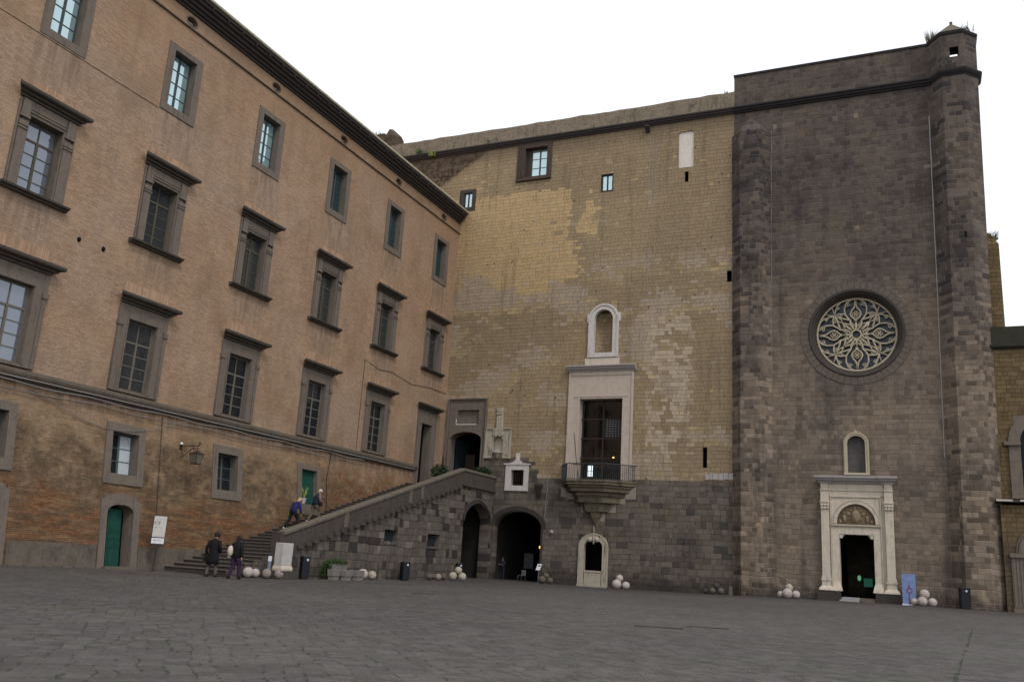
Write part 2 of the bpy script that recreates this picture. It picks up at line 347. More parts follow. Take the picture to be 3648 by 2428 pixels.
def mat_ground():
    g=NT('basalt_paving'); p=g.pos(); x,y,z=g.sep(p)
    a=R(43.5); ca,sa=math.cos(a),math.sin(a)
    # rotate: u across, w along the courses
    u=g.math('ADD',g.math('MULTIPLY',x,ca),g.math('MULTIPLY',y,sa))
    w=g.math('ADD',g.math('MULTIPLY',x,-sa),g.math('MULTIPLY',y,ca))
    wv=g.comb(u,w,0); w0,w1_,_=g.sep(g.noise(wv,.55,3,.6,True))
    u2=g.math('ADD',u,g.math('MULTIPLY',g.math('SUBTRACT',w0,.5),.5)); w2_=g.math('ADD',w,g.math('MULTIPLY',g.math('SUBTRACT',w1_,.5),.5))
    cid,r,cx,cz,joint=masonry(g,w2_,u2,.36,.25,.016,.6)
    v=wv
    f1=g.noise(v,1.6,6,.7); f2=g.noise(v,9,4,.75); f3=g.noise(v,48,3,.8); big=g.noise(v,.10,4,.6)
    c=g.mix(r,(.073,.066,.063),(.087,.079,.075))
    c=g.mix(g.map(big,.42,.6,0,.55),c,(.112,.101,.094))
    c=g.mix(g.map(f1,.50,.74,0,.5),c,(.048,.043,.042))
    c=g.mix(g.map(g.math('ADD',x,g.math('MULTIPLY',big,10)),-12,6,0,.4),c,(.118,.106,.096))
    c=g.hsv(c,v=g.map(g.math('ADD',g.math('ADD',g.math('MULTIPLY',f2,.5),g.math('MULTIPLY',f3,.7)),g.math('MULTIPLY',r,.12)),.45,.98,.40,1.72,False))
    c=g.mix(g.map(f3,.64,.78,0,.45),c,(.26,.24,.22))
    jn=g.math('MULTIPLY',joint,g.map(g.noise(v,1.9,3,.7),.50,.60,0,1))
    c=g.mix(g.math('MULTIPLY',jn,.30),c,(.028,.026,.025))
    moss=g.math('MULTIPLY',g.map(joint,.1,.6),g.map(g.math('ADD',g.noise(v,.35,4,.7),g.math('MULTIPLY',g.noise(v,3.2,2),.3)),.66,.76))
    c=g.mix(g.math('MULTIPLY',moss,.8),c,(.050,.080,.026))
    gr=g.math('MULTIPLY',g.map(g.noise(v,.25,4,.7),.5,.68),g.map(f2,.52,.70))
    c=g.mix(g.math('MULTIPLY',gr,.4),c,(.075,.088,.045))
    # shade along the foot of the walls, painted into the paving colour
    c=g.mix(g.map(g.math('ADD',y,g.math('MULTIPLY',f1,6)),52,64,0,.35),c,(.045,.041,.040))
    h=g.math('ADD',g.math('ADD',g.math('MULTIPLY',r,.5),g.math('MULTIPLY',f2,1.0)),g.math('SUBTRACT',f1,g.math('MULTIPLY',jn,1.0)))
    rough=g.map(f1,.3,.7,.62,.85)
    return g.bsdf(c,rough,g.bump(h,.05),spec=.25)

def mat_glass(name,base=(.02,.025,.03),fac=.45,tint=(.85,.92,1),rough=.04):
    g=NT(name); n=g.noise(g.pos(),.9,2)
    d=g.new('ShaderNodeBsdfDiffuse'); g.put(d.inputs[0],base)
    s=g.new('ShaderNodeBsdfGlossy'); g.put(s.inputs[0],tint); s.inputs['Roughness'].default_value=rough
    g.put(s.inputs['Normal'],g.bump(n,.02,.6))
    m=g.new('ShaderNodeMixShader'); m.inputs[0].default_value=fac
    g.t.links.new(d.outputs[0],m.inputs[1]); g.t.links.new(s.outputs[0],m.inputs[2]); g.t.links.new(m.outputs[0],g.out.inputs[0]); return g.m
def mat_emit(name,col,s):
    g=NT(name); e=g.new('ShaderNodeEmission'); g.put(e.inputs[0],col); e.inputs[1].default_value=s; g.t.links.new(e.outputs[0],g.out.inputs[0]); return g.m
def mat_brickarch():
    g=NT('flat_arch_brick'); o=g.pos(); x,y,z=g.sep(o)
    r=g.white(g.comb(g.math('FLOOR',g.math('MULTIPLY',y,9)),g.math('FLOOR',g.math('MULTIPLY',z,2.2)),0)); fr=g.math('FRACT',g.math('MULTIPLY',y,9))
    c=g.mix(r,(.30,.19,.125),(.43,.285,.185)); c=g.mix(g.map(g.math('ABSOLUTE',g.math('SUBTRACT',fr,.5)),.36,.48,0,.55),c,(.15,.11,.08))
    c=g.mix(g.map(g.noise(o,1.5,4),.45,.7,0,.6),c,(.21,.14,.095))
    return g.bsdf(c,.95,spec=.1)
def mat_marble(name,col,vein=(.10,.09,.085),amt=.4):
    g=NT(name); p=g.pos(); n=g.noise(p,2.2,5,.6); f=g.noise(p,12,3)
    c=g.hsv(col,v=g.map(g.math('ADD',n,g.math('MULTIPLY',f,.5)),.45,1.05,.82,1.14,False))
    st=g.noise(g.scale(p,(4,4,.5)),1.7,4,.65)
    c=g.mix(g.map(st,.52,.74,0,amt),c,vein)
    c=g.mix(g.map(n,.56,.72,0,amt*.7),c,(.20,.15,.09))
    return g.bsdf(c,.7,g.bump(f,.01),spec=.3)

M={}
M['palace']=mat_palace(); M['hall']=mat_hall(); M['tower']=mat_tower(); M['quoin']=mat_tower('basalt_quoin',.4,.9); M['stairwall']=mat_stairwall(); M['wing']=mat_wing(); M['ground']=mat_ground()
M['trim']=stone('piperno_trim',(.152,.123,.100),.25,2.5,.9,.5)
M['trimdark']=stone('piperno_dark',(.050,.041,.036),.35,2.5,.92,.5)
M['hood']=stone('hood_stone',(.066,.055,.046),.4,3,.95,.3,dirt=(.02,.022,.014))
M['cornice']=stone('cornice_stone',(.044,.036,.034),.35,4,.9,.3)
M['eave']=stone('eave_flashing',(.42,.38,.27),.2,3,.8,.4)
M['plinth']=stone('plinth_stone',(.115,.094,.074),.4,.8,.95,.6,dirtamt=.7)
M['string']=stone('string_stone',(.098,.078,.060),.35,2,.95,.5)
M['stepstone']=stone('step_stone',(.060,.049,.042),.35,1.5,.9,.4)
M['steptread']=stone('step_tread',(.115,.10,.085),.25,2,.9,.2)
M['parapet']=stone('parapet_stone',(.070,.059,.051),.4,.9,.95,.7,dirt=(.025,.024,.026),dirtamt=.6)
M['coping']=stone('coping_stone',(.125,.105,.082),.3,1.6,.9,.3)
M['towertrim']=stone('tower_trim',(.024,.021,.022),.3,3,.9,.3)
M['ringstone']=stone('rose_ring',(.118,.094,.077),.3,2,.9,.4)
M['marble']=mat_marble('marble_warm',(.52,.45,.36),vein=(.16,.135,.105),amt=.5)
M['marblew']=mat_marble('marble_white',(.52,.48,.45),amt=.3)
M['pink']=mat_marble('marble_pink',(.46,.38,.315),vein=(.2,.15,.12),amt=.3)
M['aged']=mat_marble('marble_aged',(.38,.33,.26),vein=(.04,.04,.035),amt=.95)
M['corbel']=stone('corbel_stone',(.125,.105,.072),.35,1.6,.9,.8,dirt=(.018,.018,.014),dirtamt=.9)
M['tracery']=stone('tracery_stone',(.40,.34,.245),.15,2,.85,.2,dirtamt=.15)
M['tymp']=stone('tympanum_stone',(.33,.25,.16),.3,5,.85,.3,bump=.05)
M['greymarble']=mat_marble('grey_marble',(.36,.33,.32),amt=.3)
M['glass_sky']=mat_glass('glass_bright',(.25,.36,.38),.45,tint=(.78,.95,.96))  # pale base: sky reflection painted into the glass colour
M['glass']=mat_glass('glass_dark',(.028,.031,.034),.18)
M['glass_low']=mat_glass('glass_low',(.012,.014,.018),.07)
M['glass_teal']=mat_glass('glass_teal',(.012,.035,.038),.25)
M['glass_mid']=mat_glass('glass_mid',(.11,.12,.145),.15)  # dimmer sky reflection, also painted into the base colour
M['blind']=flat('white_blind',(.42,.45,.48),.8)
M['teal']=flat('teal_paint',(.045,.062,.065),.6); M['sash']=flat('olive_sash',(.075,.068,.045),.7)
M['sashpale']=flat('weathered_sash',(.13,.115,.092),.8)
M['sashlite']=flat('pale_green_sash',(.065,.095,.090),.7)
M['door']=flat('green_door_paint',(.010,.060,.044),.5,var=.2); M['iron']=flat('wrought_iron',(.035,.018,.013),.7)
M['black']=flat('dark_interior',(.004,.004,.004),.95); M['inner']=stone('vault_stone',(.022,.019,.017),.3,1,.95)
M['rail']=flat('railing_paint',(.045,.048,.055),.5); M['railpale']=flat('railing_pale',(.16,.165,.18),.5)
M['bin']=flat('bin_metal',(.007,.008,.012),.45); M['white']=flat('white_print',(.62,.62,.64),.6)
M['cream']=flat('cream_panel',(.50,.47,.43),.6); M['blue']=flat('pale_blue_cloth',(.15,.21,.37),.7)
M['cable']=flat('grey_cable',(.20,.18,.17),.8); M['wire']=flat('dark_wire',(.05,.04,.035),.8); M['palecable']=flat('pale_cable',(.32,.30,.29),.7)
M['ballw']=stone('ball_marble',(.47,.405,.37),.18,5,.9,.35,bump=.02,dirt=(.12,.10,.08),dirtamt=.55); M['ballg']=stone('ball_grey',(.26,.215,.19),.25,6,.9,.3,dirtamt=.3); M['balld']=stone('ball_dark',(.11,.092,.070),.25,6,.9,.3)
M['bally']=stone('ball_tan',(.42,.36,.29),.18,5,.9,.35,bump=.02,dirt=(.12,.10,.08),dirtamt=.5); M['ballk']=stone('ball_black',(.055,.050,.047),.25,6,.9,.3)
M['concrete']=stone('planter_concrete',(.20,.18,.165),.2,4,.9,.4)
M['skin']=flat('skin',(.42,.24,.17),.6); M['blackcoat']=flat('black_coat',(.006,.006,.008),.9); M['greypants']=flat('grey_trousers',(.10,.080,.078),.9)
M['purple']=flat('purple_trousers',(.035,.014,.045),.9); M['bagcream']=flat('cream_bag',(.55,.46,.38),.8); M['darkhair']=flat('dark_hair',(.012,.009,.010),.8)
M['navy']=flat('navy_vest',(.012,.017,.032),.9); M['khaki']=flat('khaki_trousers',(.12,.09,.065),.9); M['greysleeve']=flat('mauve_sleeve',(.15,.12,.125),.9)
M['bluejumper']=flat('blue_jumper',(.016,.017,.085),.9); M['darktr']=flat('dark_trousers',(.008,.010,.016),.9); M['blond']=flat('blond_hair',(.42,.28,.13),.8)
M['whitehair']=flat('white_hair',(.5,.42,.4),.8); M['shoe']=flat('white_shoe',(.6,.58,.58),.7); M['shoed']=flat('dark_shoe',(.01,.009,.009),.6)
M['yellow']=flat('yellow_bag',(.45,.50,.06),.7)
def mat_leaf(name,a,b):
    g=NT(name); n=g.noise(g.pos(),14,2); c=g.mix(g.map(n,.35,.65),a,b); return g.bsdf(c,.7,spec=.3,Transmission_Weight=0.0)
M['moss']=mat_leaf('moss',(.020,.032,.012),(.045,.065,.022))
M['leaf']=mat_leaf('leaf_green',(.018,.042,.010),(.05,.10,.02)); M['leafd']=mat_leaf('leaf_dark',(.010,.022,.008),(.03,.055,.018))
M['straw']=mat_leaf('dry_grass',(.10,.10,.045),(.17,.15,.085)); M['leafy']=mat_leaf('leaf_yellow',(.14,.20,.04),(.30,.33,.09))
M['terracotta']=flat('terracotta',(.25,.10,.055),.9); M['potwhite']=flat('white_pot',(.45,.38,.38),.7)
M['lampglass']=flat('lantern_glass',(.14,.125,.095),.3,var=.25); M['brickarch']=mat_brickarch()
M['whiteplaster']=stone('white_plaster',(.62,.55,.50),.1,4,.9,.3,dirtamt=.1); M['doorwood']=flat('brown_wood',(.030,.017,.014),.7)
M['roof']=stone('roof_slab',(.12,.10,.07),.3,1.5,.95)
M['bluepost']=flat('blue_post',(.13,.17,.25),.6)

XL=-36.218; YB=66.0
def zg(x,y):
    return (-.18*math.exp(-((x+29.5)/5.5)**2-(max(0,abs(y-43)-7)/6)**2)+.19*min(1,max(0,(x+16)/14))*min(1,max(0,(y-25)/30))
            -.06*math.exp(-((x+22)/7)**2-((y-64)/9)**2))

# ------------------------------------------------------------------ ground
mb=MB()
xs=[-400,-200,-100,-60]+[-48+1.5*i for i in range(54)]+[60,100,200,400]
ys=[-400,-150,-60,-20,-6]+[0+1.6*i for i in range(48)]+[100,200,420]
for i in range(len(xs)-1):
    for j in range(len(ys)-1):
        mb.quad(*[(a,b,zg(a,b)+ (.012*math.sin(a*1.7+b*.9)*math.sin(b*1.1-a*.6) if -50<a<30 and 0<b<70 else 0)) for a,b in ((xs[i],ys[j]),(xs[i+1],ys[j]),(xs[i+1],ys[j+1]),(xs[i],ys[j+1]))])
tag(mb.build('paved_ground',M['ground'],smooth=True),'grey basalt slab paving of the castle courtyard',kind='structure')

# ------------------------------------------------------------------ wall with rectangular holes
def wall(mb,x0,x1,z0,z1,holes,yf=lambda z:0,zc=(),xc=()):
    X=sorted(set([x0,x1]+[h for H in holes for h in H[:2] if x0<h<x1]+list(xc)))
    Z=sorted(set([z0,z1]+[h for H in holes for h in H[2:4] if z0<h<z1]+list(zc)))
    for i in range(len(X)-1):
        for j in range(len(Z)-1):
            cx=(X[i]+X[i+1])/2; cz=(Z[j]+Z[j+1])/2
            if any(h[0]<cx<h[1] and h[2]<cz<h[3] for h in holes): continue
            a,b=yf(Z[j]),yf(Z[j+1])
            mb.quad((X[i],a,Z[j]),(X[i+1],a,Z[j]),(X[i+1],b,Z[j+1]),(X[i],b,Z[j+1]))
def surround(mb,X0,X1,Z0,Z1,x0,x1,z0,z1,yf,yb):
    if z0>Z0: mb.box(X0,X1,yf,yb,Z0,z0)
    mb.box(X0,x0,yf,yb,z0,z1); mb.box(x1,X1,yf,yb,z0,z1); mb.box(X0,X1,yf,yb,z1,Z1)
def arch_plate(mb,X0,X1,Z0,Z1,pts,yf,yb):
    """plate with an arched opening whose outline is pts (left foot .. right foot, x,z), open to Z0"""
    L,Rr=pts[0],pts[-1]
    F=[(X0,Z0),(L[0],Z0)]+list(pts)+[(Rr[0],Z0),(X1,Z0)]
    # front face built as strips
    for y in (yf,yb):
        mb.quad((X0,y,Z0),(L[0],y,Z0),(L[0],y,L[1]),(X0,y,L[1]))
        mb.quad((Rr[0],y,Z0),(X1,y,Z0),(X1,y,Rr[1]),(Rr[0],y,Rr[1]))
        mb.quad((X0,y,L[1]),(L[0],y,L[1]),(L[0],y,Z1),(X0,y,Z1))
        mb.quad((Rr[0],y,Rr[1]),(X1,y,Rr[1]),(X1,y,Z1),(Rr[0],y,Z1))
        for a,b in zip(pts[:-1],pts[1:]):
            mb.quad((a[0],y,a[1]),(b[0],y,b[1]),(b[0],y,Z1),(a[0],y,Z1))
    P=[(L[0],Z0)]+list(pts)+[(Rr[0],Z0)]
    for a,b in zip(P[:-1],P[1:]): mb.quad((a[0],yf,a[1]),(b[0],yf,b[1]),(b[0],yb,b[1]),(a[0],yb,a[1]))
    for a,b in (((X0,Z0),(X0,Z1)),((X0,Z1),(X1,Z1)),((X1,Z1),(X1,Z0))): mb.quad((a[0],yf,a[1]),(b[0],yf,b[1]),(b[0],yb,b[1]),(a[0],yb,a[1]))
def room(mb,x0,x1,y0,y1,z0,z1):   # box open to the front
    mb.quad((x0,y0,z0),(x0,y1,z0),(x0,y1,z1),(x0,y0,z1)); mb.quad((x1,y0,z0),(x1,y0,z1),(x1,y1,z1),(x1,y1,z0))
    mb.quad((x0,y1,z0),(x1,y1,z0),(x1,y1,z1),(x0,y1,z1)); mb.quad((x0,y0,z0),(x1,y0,z0),(x1,y1,z0),(x0,y1,z0)); mb.quad((x0,y0,z1),(x0,y1,z1),(x1,y1,z1),(x1,y0,z1))
def sash(par,x0,x1,z0,z1,y,cols,rows,mf,mg,transom=None,bar=.035,stile=.07,topcols=2,gmats=None):
    f=MB(); t=.06
    f.box(x0,x0+stile,y,y+t,z0,z1); f.box(x1-stile,x1,y,y+t,z0,z1); f.box(x0+stile,x1-stile,y,y+t,z0,z0+stile); f.box(x0+stile,x1-stile,y,y+t,z1-stile,z1)
    top=transom if transom else z1-stile
    if transom:
        f.box(x0+stile,x1-stile,y-.01,y+t,transom-.05,transom+.05); top=transom-.05
        for c in range(1,topcols):
            xc=x0+(x1-x0)*c/topcols; f.box(xc-.03,xc+.03,y+.005,y+t-.005,transom+.05,z1-stile)
    xm=(x0+x1)/2
    if cols>=2: f.box(xm-.06,xm+.06,y-.012,y+t-.004,z0+stile,top)
    for r in range(1,rows):
        zr=z0+stile+(top-z0-stile)*r/rows
        f.box(x0+stile,xm-.06 if cols>=2 else x1-stile,y+.01,y+t-.01,zr-bar/2,zr+bar/2)
        if cols>=2: f.box(xm+.06,x1-stile,y+.01,y+t-.01,zr-bar/2,zr+bar/2)
    f.build('sash',mf,par)
    p=MB(); p.quad((x0,y+.035,z0),(x1,y+.035,z0),(x1,y+.035,z1),(x0,y+.035,z1)); 
    if gmats:
        p=MB(); p.cur=0; p.quad((x0,y+.035,z0),(xm,y+.035,z0),(xm,y+.035,z1),(x0,y+.035,z1)); p.cur=1; p.quad((xm,y+.035,z0),(x1,y+.035,z0),(x1,y+.035,z1),(xm,y+.035,z1)); mg=gmats
    p.build('pane',mg,par)

# ------------------------------------------------------------------ THE BRICK PALACE (left)
pal=empty('brick_palace',(XL,0,0),R(90),'long pinkish brick palace wing with rows of grey stone framed windows and dark eave','building')
COLS=[25.4,32.78,40.28,47.86,55.42,62.98]
def yb(z): return -.12*(7.9-z) if z<7.9 else 0
BR=-math.atan(.12)
holes=[]
for c in COLS:
    holes.append((c-1.2,c+1.2,24.06,28.0)); holes.append((c-1.28,c+1.28,16.2,20.4))
for c in COLS[:5]: holes.append((c-1.42,c+1.42,8.45,13.0))
holes.append((61.6,64.3,6.9,13.0))
lowc=[25.35,32.7,40.15]
for c in lowc: holes.append((c-1.15,c+1.15,3.98,6.86))
holes.append((46.72,49.0,3.55,6.6))
holes.append((31.62,33.78,-.6,3.3)); holes.append((24.3,26.55,-.6,3.3))
OC=[(c+.02,29.95) for c in COLS]
for c,z in OC: holes.append((c-.62,c+.62,z-.45,z+.45))
mb=MB()
wall(mb,8,66,-.6,31.3,[h for h in holes],yb,zc=(7.9,))
# oval surrounds for the eye windows, flush with the wall
for c,z in OC:
    n=40; el=[(c+.44*math.cos(2*math.pi*i/n),z+.29*math.sin(2*math.pi*i/n)) for i in range(n)]
    def sq(p):
        dx,dz=(p[0]-c)/.62,(p[1]-z)/.45; k=1/max(abs(dx),abs(dz)); return (c+dx*.62*k,z+dz*.45*k)
    for i in range(n):
        a,b=el[i],el[(i+1)%n]; A,B=sq(a),sq(b)
        mb.quad((a[0],0,a[1]),(b[0],0,b[1]),(B[0],0,B[1]),(A[0],0,A[1]))
        mb.quad((a[0],0,a[1]),(b[0],0,b[1]),(b[0],.45,b[1]),(a[0],.45,a[1]))
# end wall, back and top
mb.quad((8,0,-.6),(8,14,-.6),(8,14,31.3),(8,0,31.3)); mb.quad((8,14,-.6),(66,14,-.6),(66,14,31.3),(8,14,31.3))
mb.quad((8,0,31.3),(66,0,31.3),(66,14,31.3),(8,14,31.3))
mb.build('wall',M['palace'],pal)
for i,(c,z) in enumerate(OC):
    o=MB(); n=28; o.band([(c+.46*math.cos(2*math.pi*k/n),z+.31*math.sin(2*math.pi*k/n)) for k in range(n)],.0,.07,-.025,.03,True)
    w=o.build('oval_window',M['trim'],pal)
    p=MB(); p.box(c-.5,c+.5,.4,.42,z-.35,z+.35); p.build('pane',M['glass'],w)
    p=MB(); p.box(c+.02,c+.34,.30,.33,z-.34,z+.12); p.build('pane_fragment',M['blind'],w)  # pale piece of pane inside the oval opening
# plinth
mb=MB()
for a,b in ((8,24.1),(26.75,31.42),(33.95,66)):
    mb.loft([[(a,yb(-.6)-.07,-.6),(b,yb(-.6)-.07,-.6),(b,yb(-.6)+.3,-.6),(a,yb(-.6)+.3,-.6)],[(a,yb(1.03)-.05,1.03),(b,yb(1.03)-.05,1.03),(b,yb(1.03)+.3,1.03),(a,yb(1.03)+.3,1.03)]])
mb.build('plinth',M['plinth'],pal)
mb=MB(); x=26.8
while x<31.2:
    l=rnd.uniform(.5,1.1)
    if rnd.random()<.6: mb.box(x,min(x+l,31.3),yb(0)-.22,yb(0)-.05,-.1,zg(XL-yb(0),x)+.05)
    x+=l+.1
mb.build('kerb_stones',M['coping'],pal)
# string course with roll, fillet and dark drip
mb=MB()
mb.extr_x([(.1,7.86),(-.10,7.86),(-.12,7.93),(-.2,7.96),(-.2,8.03),(-.29,8.08),(-.32,8.2),(-.28,8.3),(-.16,8.37),(0.1,8.45)],8,61.6)
mb.build('string_course',M['string'],pal)
mb=MB(); mb.extr_x([(.1,23.90),(-.035,23.90),(-.035,23.97),(.1,23.97)],8,31.5); mb.build('sill_string',M['palace'],pal)
mb=MB(); mb.extr_x([(.1,29.44),(-.09,29.46),(-.11,29.52),(-.05,29.56),(.1,29.58)],8,66); mb.build('moulding',M['string'],pal)
# eaves cornice
mb=MB()
mb.extr_x([(.1,30.42),(-.10,30.42),(-.12,30.55),(-.24,30.58),(-.26,30.72),(-.40,30.76),(-.42,30.92),(-.58,30.97),(-.60,31.12),(-.72,31.16),(-.74,31.32),(.1,31.32)],8,65.85)
mb.build('cornice',M['cornice'],pal)
mb=MB()
x=8.3
while x<65.6:
    mb.box(x,x+.02,-.62,-.11,30.6,31.0) if False else mb.box(x,x+.035,-.745,-.56,30.98,31.34); x+=1.26
mb.build('cornice_joint',M['trimdark'],pal)
mb=MB(); mb.extr_x([(.6,31.34),(-.80,31.34),(-.84,31.40),(-.82,31.50),(.6,31.72)],8,65.95); mb.build('eave',M['eave'],pal)
mb=MB(); mb.poly([(8,.3,31.6),(65.9,.3,31.6),(65.9,7,33.2),(8,7,33.2)]); mb.poly([(8,14,31.4),(65.9,14,31.4),(65.9,7,33.2),(8,7,33.2)]); mb.build('roof',M['terracotta'],pal)

# top-floor window
def win_top(glass):
    mb=MB(); surround(mb,-1.255,1.255,-2.02,2.03,-.81,.81,-1.6,1.68,-.06,.55)
    w=mb.build('window',M['trim'],pal,bevel=.012)
    sash(w,-.81,.81,-1.6,1.68,.40,2,4,M['teal'],glass,stile=.09,bar=.05)
    return w
wt=win_top(M['glass_sky']); wt.location=(COLS[0],0,26.0)
for c in COLS[1:3]: dup(wt,pal,(c,0,26.0))
wt=win_top(M['glass_teal']); wt.location=(COLS[3],0,26.0)
for c in COLS[4:]: dup(wt,pal,(c,0,26.0))
# second-floor window: pilasters, entablature, hood and sill; z measured from the sill line 16.0
def hood(w,hw,z,pr):
    h=MB(); P=[(.02,z),(-pr*.28,z),(-pr*.3,z+.1),(-pr*.55,z+.14),(-pr*.6,z+.22),(-pr*.92,z+.27),(-pr,z+.33),(-pr,z+.45),(.02,z+.5)]
    rings=[]
    for s_,ex in ((-1,0),(1,0)):
        rings.append([(s_*(hw+(-py if py<0 else 0)),py,pz) for py,pz in P])
    h.loft(rings); h.build('hood',M['hood'],w)
def win_second(glass,blind=None):
    mb=MB()
    surround(mb,-1.30,1.30,.3,4.55,-.90,.90,.34,3.85,-.07,.6)
    for s in (-1,1):
        a,b=sorted((s*.98,s*1.42)); mb.box(a,b,-.15,-.072,.3,3.45)
        a,b=sorted((s*.95,s*1.46)); mb.box(a,b,-.20,-.072,3.05,3.13); mb.box(a,b,-.19,-.072,3.20,3.26); mb.box(a,b,-.2,-.072,3.6,3.74)
        a,b=sorted((s*1.0,s*1.40)); mb.box(a,b,-.17,-.072,3.75,4.5)
        a,b=sorted((s*1.44,s*1.52)); mb.box(a,b,-.10,.1,.3,4.4)
    mb.box(-.97,.97,-.12,-.071,3.98,4.06); mb.box(-.97,.97,-.10,-.071,4.12,4.5)
    w=mb.build('window',M['trim'],pal,bevel=.01)
    hood(w,1.48,4.56,.52)
    s=MB(); s.extr_x([(.35,.12),(-.16,.12),(-.2,.2),(-.34,.24),(-.36,.33),(.35,.338)],-1.78,1.78); s.build('sill',M['hood'],w)
    a=MB(); a.box(-1.45,1.45,-.012,.02,5.09,5.62); a.build('brick_arch',M['brickarch'],w)
    sash(w,-.90,.90,.34,3.85,.36,2,4,M['sash'],glass,transom=2.9,stile=.08,bar=.045)
    return w
w2=win_second(M['glass_mid']); w2.location=(COLS[0],0,16.0)
w2=win_second(M['glass']); w2.location=(COLS[1],0,16.0)
for c in COLS[2:]: dup(w2,pal,(c,0,16.0))
# first-floor window standing on the string course
def win_first(glass,gm=None):
    mb=MB()
    surround(mb,-1.50,1.50,.0,4.45,-.94,.94,.12,3.72,-.07,.6)
    for s in (-1,1):
        a,b=sorted((s*1.40,s*1.60)); mb.box(a,b,-.14,.05,.0,3.55)
        a,b=sorted((s*1.36,s*1.66)); mb.box(a,b,-.19,.05,3.3,3.55)
        a,b=sorted((s*.96,s*1.04)); mb.box(a,b,-.11,-.072,.1,3.74)
        a,b=sorted((s*1.38,s*1.62)); mb.box(a,b,-.10,.05,3.56,4.42)
    mb.box(-1.04,1.04,-.11,-.072,3.745,3.82); mb.box(-.03,.03,-.085,-.07,3.84,4.3)
    w=mb.build('window',M['trim'],pal,bevel=.01)
    hood(w,1.52,4.46,.54)
    a=MB(); a.box(-1.5,1.5,-.012,.02,4.99,5.62); a.build('brick_arch',M['brickarch'],w)
    sash(w,-.94,.94,.12,3.72,.20,2,4,M['sashpale'],glass,transom=2.62,stile=.10,bar=.05,gmats=gm)
    return w
w1=win_first(M['glass_mid']); w1.location=(COLS[0],0,8.5)
w1=win_first(M['glass']); w1.location=(COLS[1],0,8.5)
w1=win_first(M['glass_low']); w1.location=(COLS[2],0,8.5)
for c in COLS[3:5]: dup(w1,pal,(c,0,8.5))
# stair-head doorway (last bay)
mb=MB(); surround(mb,-1.42,1.42,0,6.0,-.82,.82,0,4.95,-.07,.7)
for s in (-1,1):
    a,b=sorted((s*1.42,s*1.54)); mb.box(a,b,-.12,.05,0,5.9)
d=mb.build('doorway',M['trim'],pal,loc=(62.9,0,6.9),bevel=.01); hood(d,1.5,6.02,.5)
mb=MB(); mb.box(-.82,.1,.5,.56,0,4.9); mb.build('door_leaf',M['door'],d)
mb=MB(); room(mb,-.82,.82,.69,4,0,4.95); mb.build('interior',M['black'],d)
# ground-storey windows, on the battered wall
def win_low(glass,gm=None,name='window'):
    mb=MB(); surround(mb,-1.23,1.23,-1.5,1.5,-.83,.83,-.98,1.08,-.07,.6)
    w=mb.build(name,M['trim'],pal,bevel=.012,rot=(BR,0,0))
    sash(w,-.83,.83,-.98,1.08,.44,2,3,M['sashlite'],glass,stile=.06,bar=.04,gmats=gm); return w
w=win_low(M['glass_low']); w.location=(lowc[0],yb(5.42),5.42)
w=win_low(M['glass_low'],[M['glass_low'],M['blind']]); w.location=(lowc[1],yb(5.42),5.42); w['label']='low window with a white blind behind its right leaf'
w=win_low(M['glass_low']); w.location=(lowc[2],yb(5.34),5.34)
# small green door above the stair
mb=MB(); surround(mb,-1.22,1.22,-1.72,1.5,-.8,.8,-1.05,1.16,-.07,.6); mb.box(-1.22,1.22,-.25,-.072,-2.0,-1.06) if False else None
d=mb.build('doorway',M['trim'],pal,bevel=.012,rot=(BR,0,0),loc=(47.86,yb(5.2),5.25))
mb=MB(); mb.box(-.8,.8,.26,.32,-1.05,1.16)
for px in (-.72,.06):
    for pz in (-.95,-.35,.3): mb.box(px,px+.62,.24,.262,pz,pz+.52)
mb.build('door_leaf',M['door'],d)
# arched ground doors
def arch_door(x,green):
    mb=MB(); ap=arc(0,2.62,.80,.38,n=16)
    arch_plate(mb,-1.2,1.2,-.6,3.2,ap,-.06,.65)
    outer=[(-1.2,2.85)]+arc(0,3.0,1.1,.5,165,15,12)+[(1.2,2.85)]
    mb.poly([(-1.2,-.06,2.8),(1.2,-.06,2.8)]+[(p[0],-.061,p[1]) for p in reversed(outer)]) if False else None
    mb.extr_y([(-1.19,3.2)]+[(px,pz) for px,pz in arc(0,3.2,1.05,.33,170,10,10)]+[(1.19,3.2)],-.06,.3)
    mb.box(-.06,.06,-.075,-.06,2.98,3.5)
    d=mb.build('doorway',M['trim'],pal,loc=(x,yb(1.2)-.0,0),bevel=.012)
    d.rotation_euler=(BR,0,0); d.location=(x,yb(0),0)
    m2=MB(); room(m2,-.82,.82,.64,3,-.6,3.1); m2.build('interior',M['black'],d)
    if green:
        m2=MB(); hh=2.85; m2.box(-.0,.94,0,.06,.03,hh)
        for pz in (.1,1.05,1.42,1.80): m2.box(.12,.82,-.025,.0,pz,pz+(.9 if pz in(.1,) else .3 if pz<1.8 else .95))
        for pz in (1.0,1.37,1.74): m2.box(.04,.9,-.04,.0,pz-.03,pz+.04)
        lf=m2.build('door_leaf',M['door'],d,loc=(-.38,.34,0),rot=(0,0,R(8)),bevel=.008)
        k=MB(); k.ball((.5,-.05,1.22),.035,8,6); k.build('door_knob',M['iron'],lf)
    m2=MB(); m2.box(-.95,.95,-.35,.1,-.2,.04); m2.build('doorstep',M['coping'],d)
    return d
arch_door(32.7,True); arch_door(25.42,False)
# spalled holes with iron stubs
mb=MB()
for x,z in ((28.17,15.18),(29.61,15.2)):
    mb=MB(); mb.ball((x,-.02,z),.10,8,6,1.3); mb.build('wall_hole',M['black'],pal)

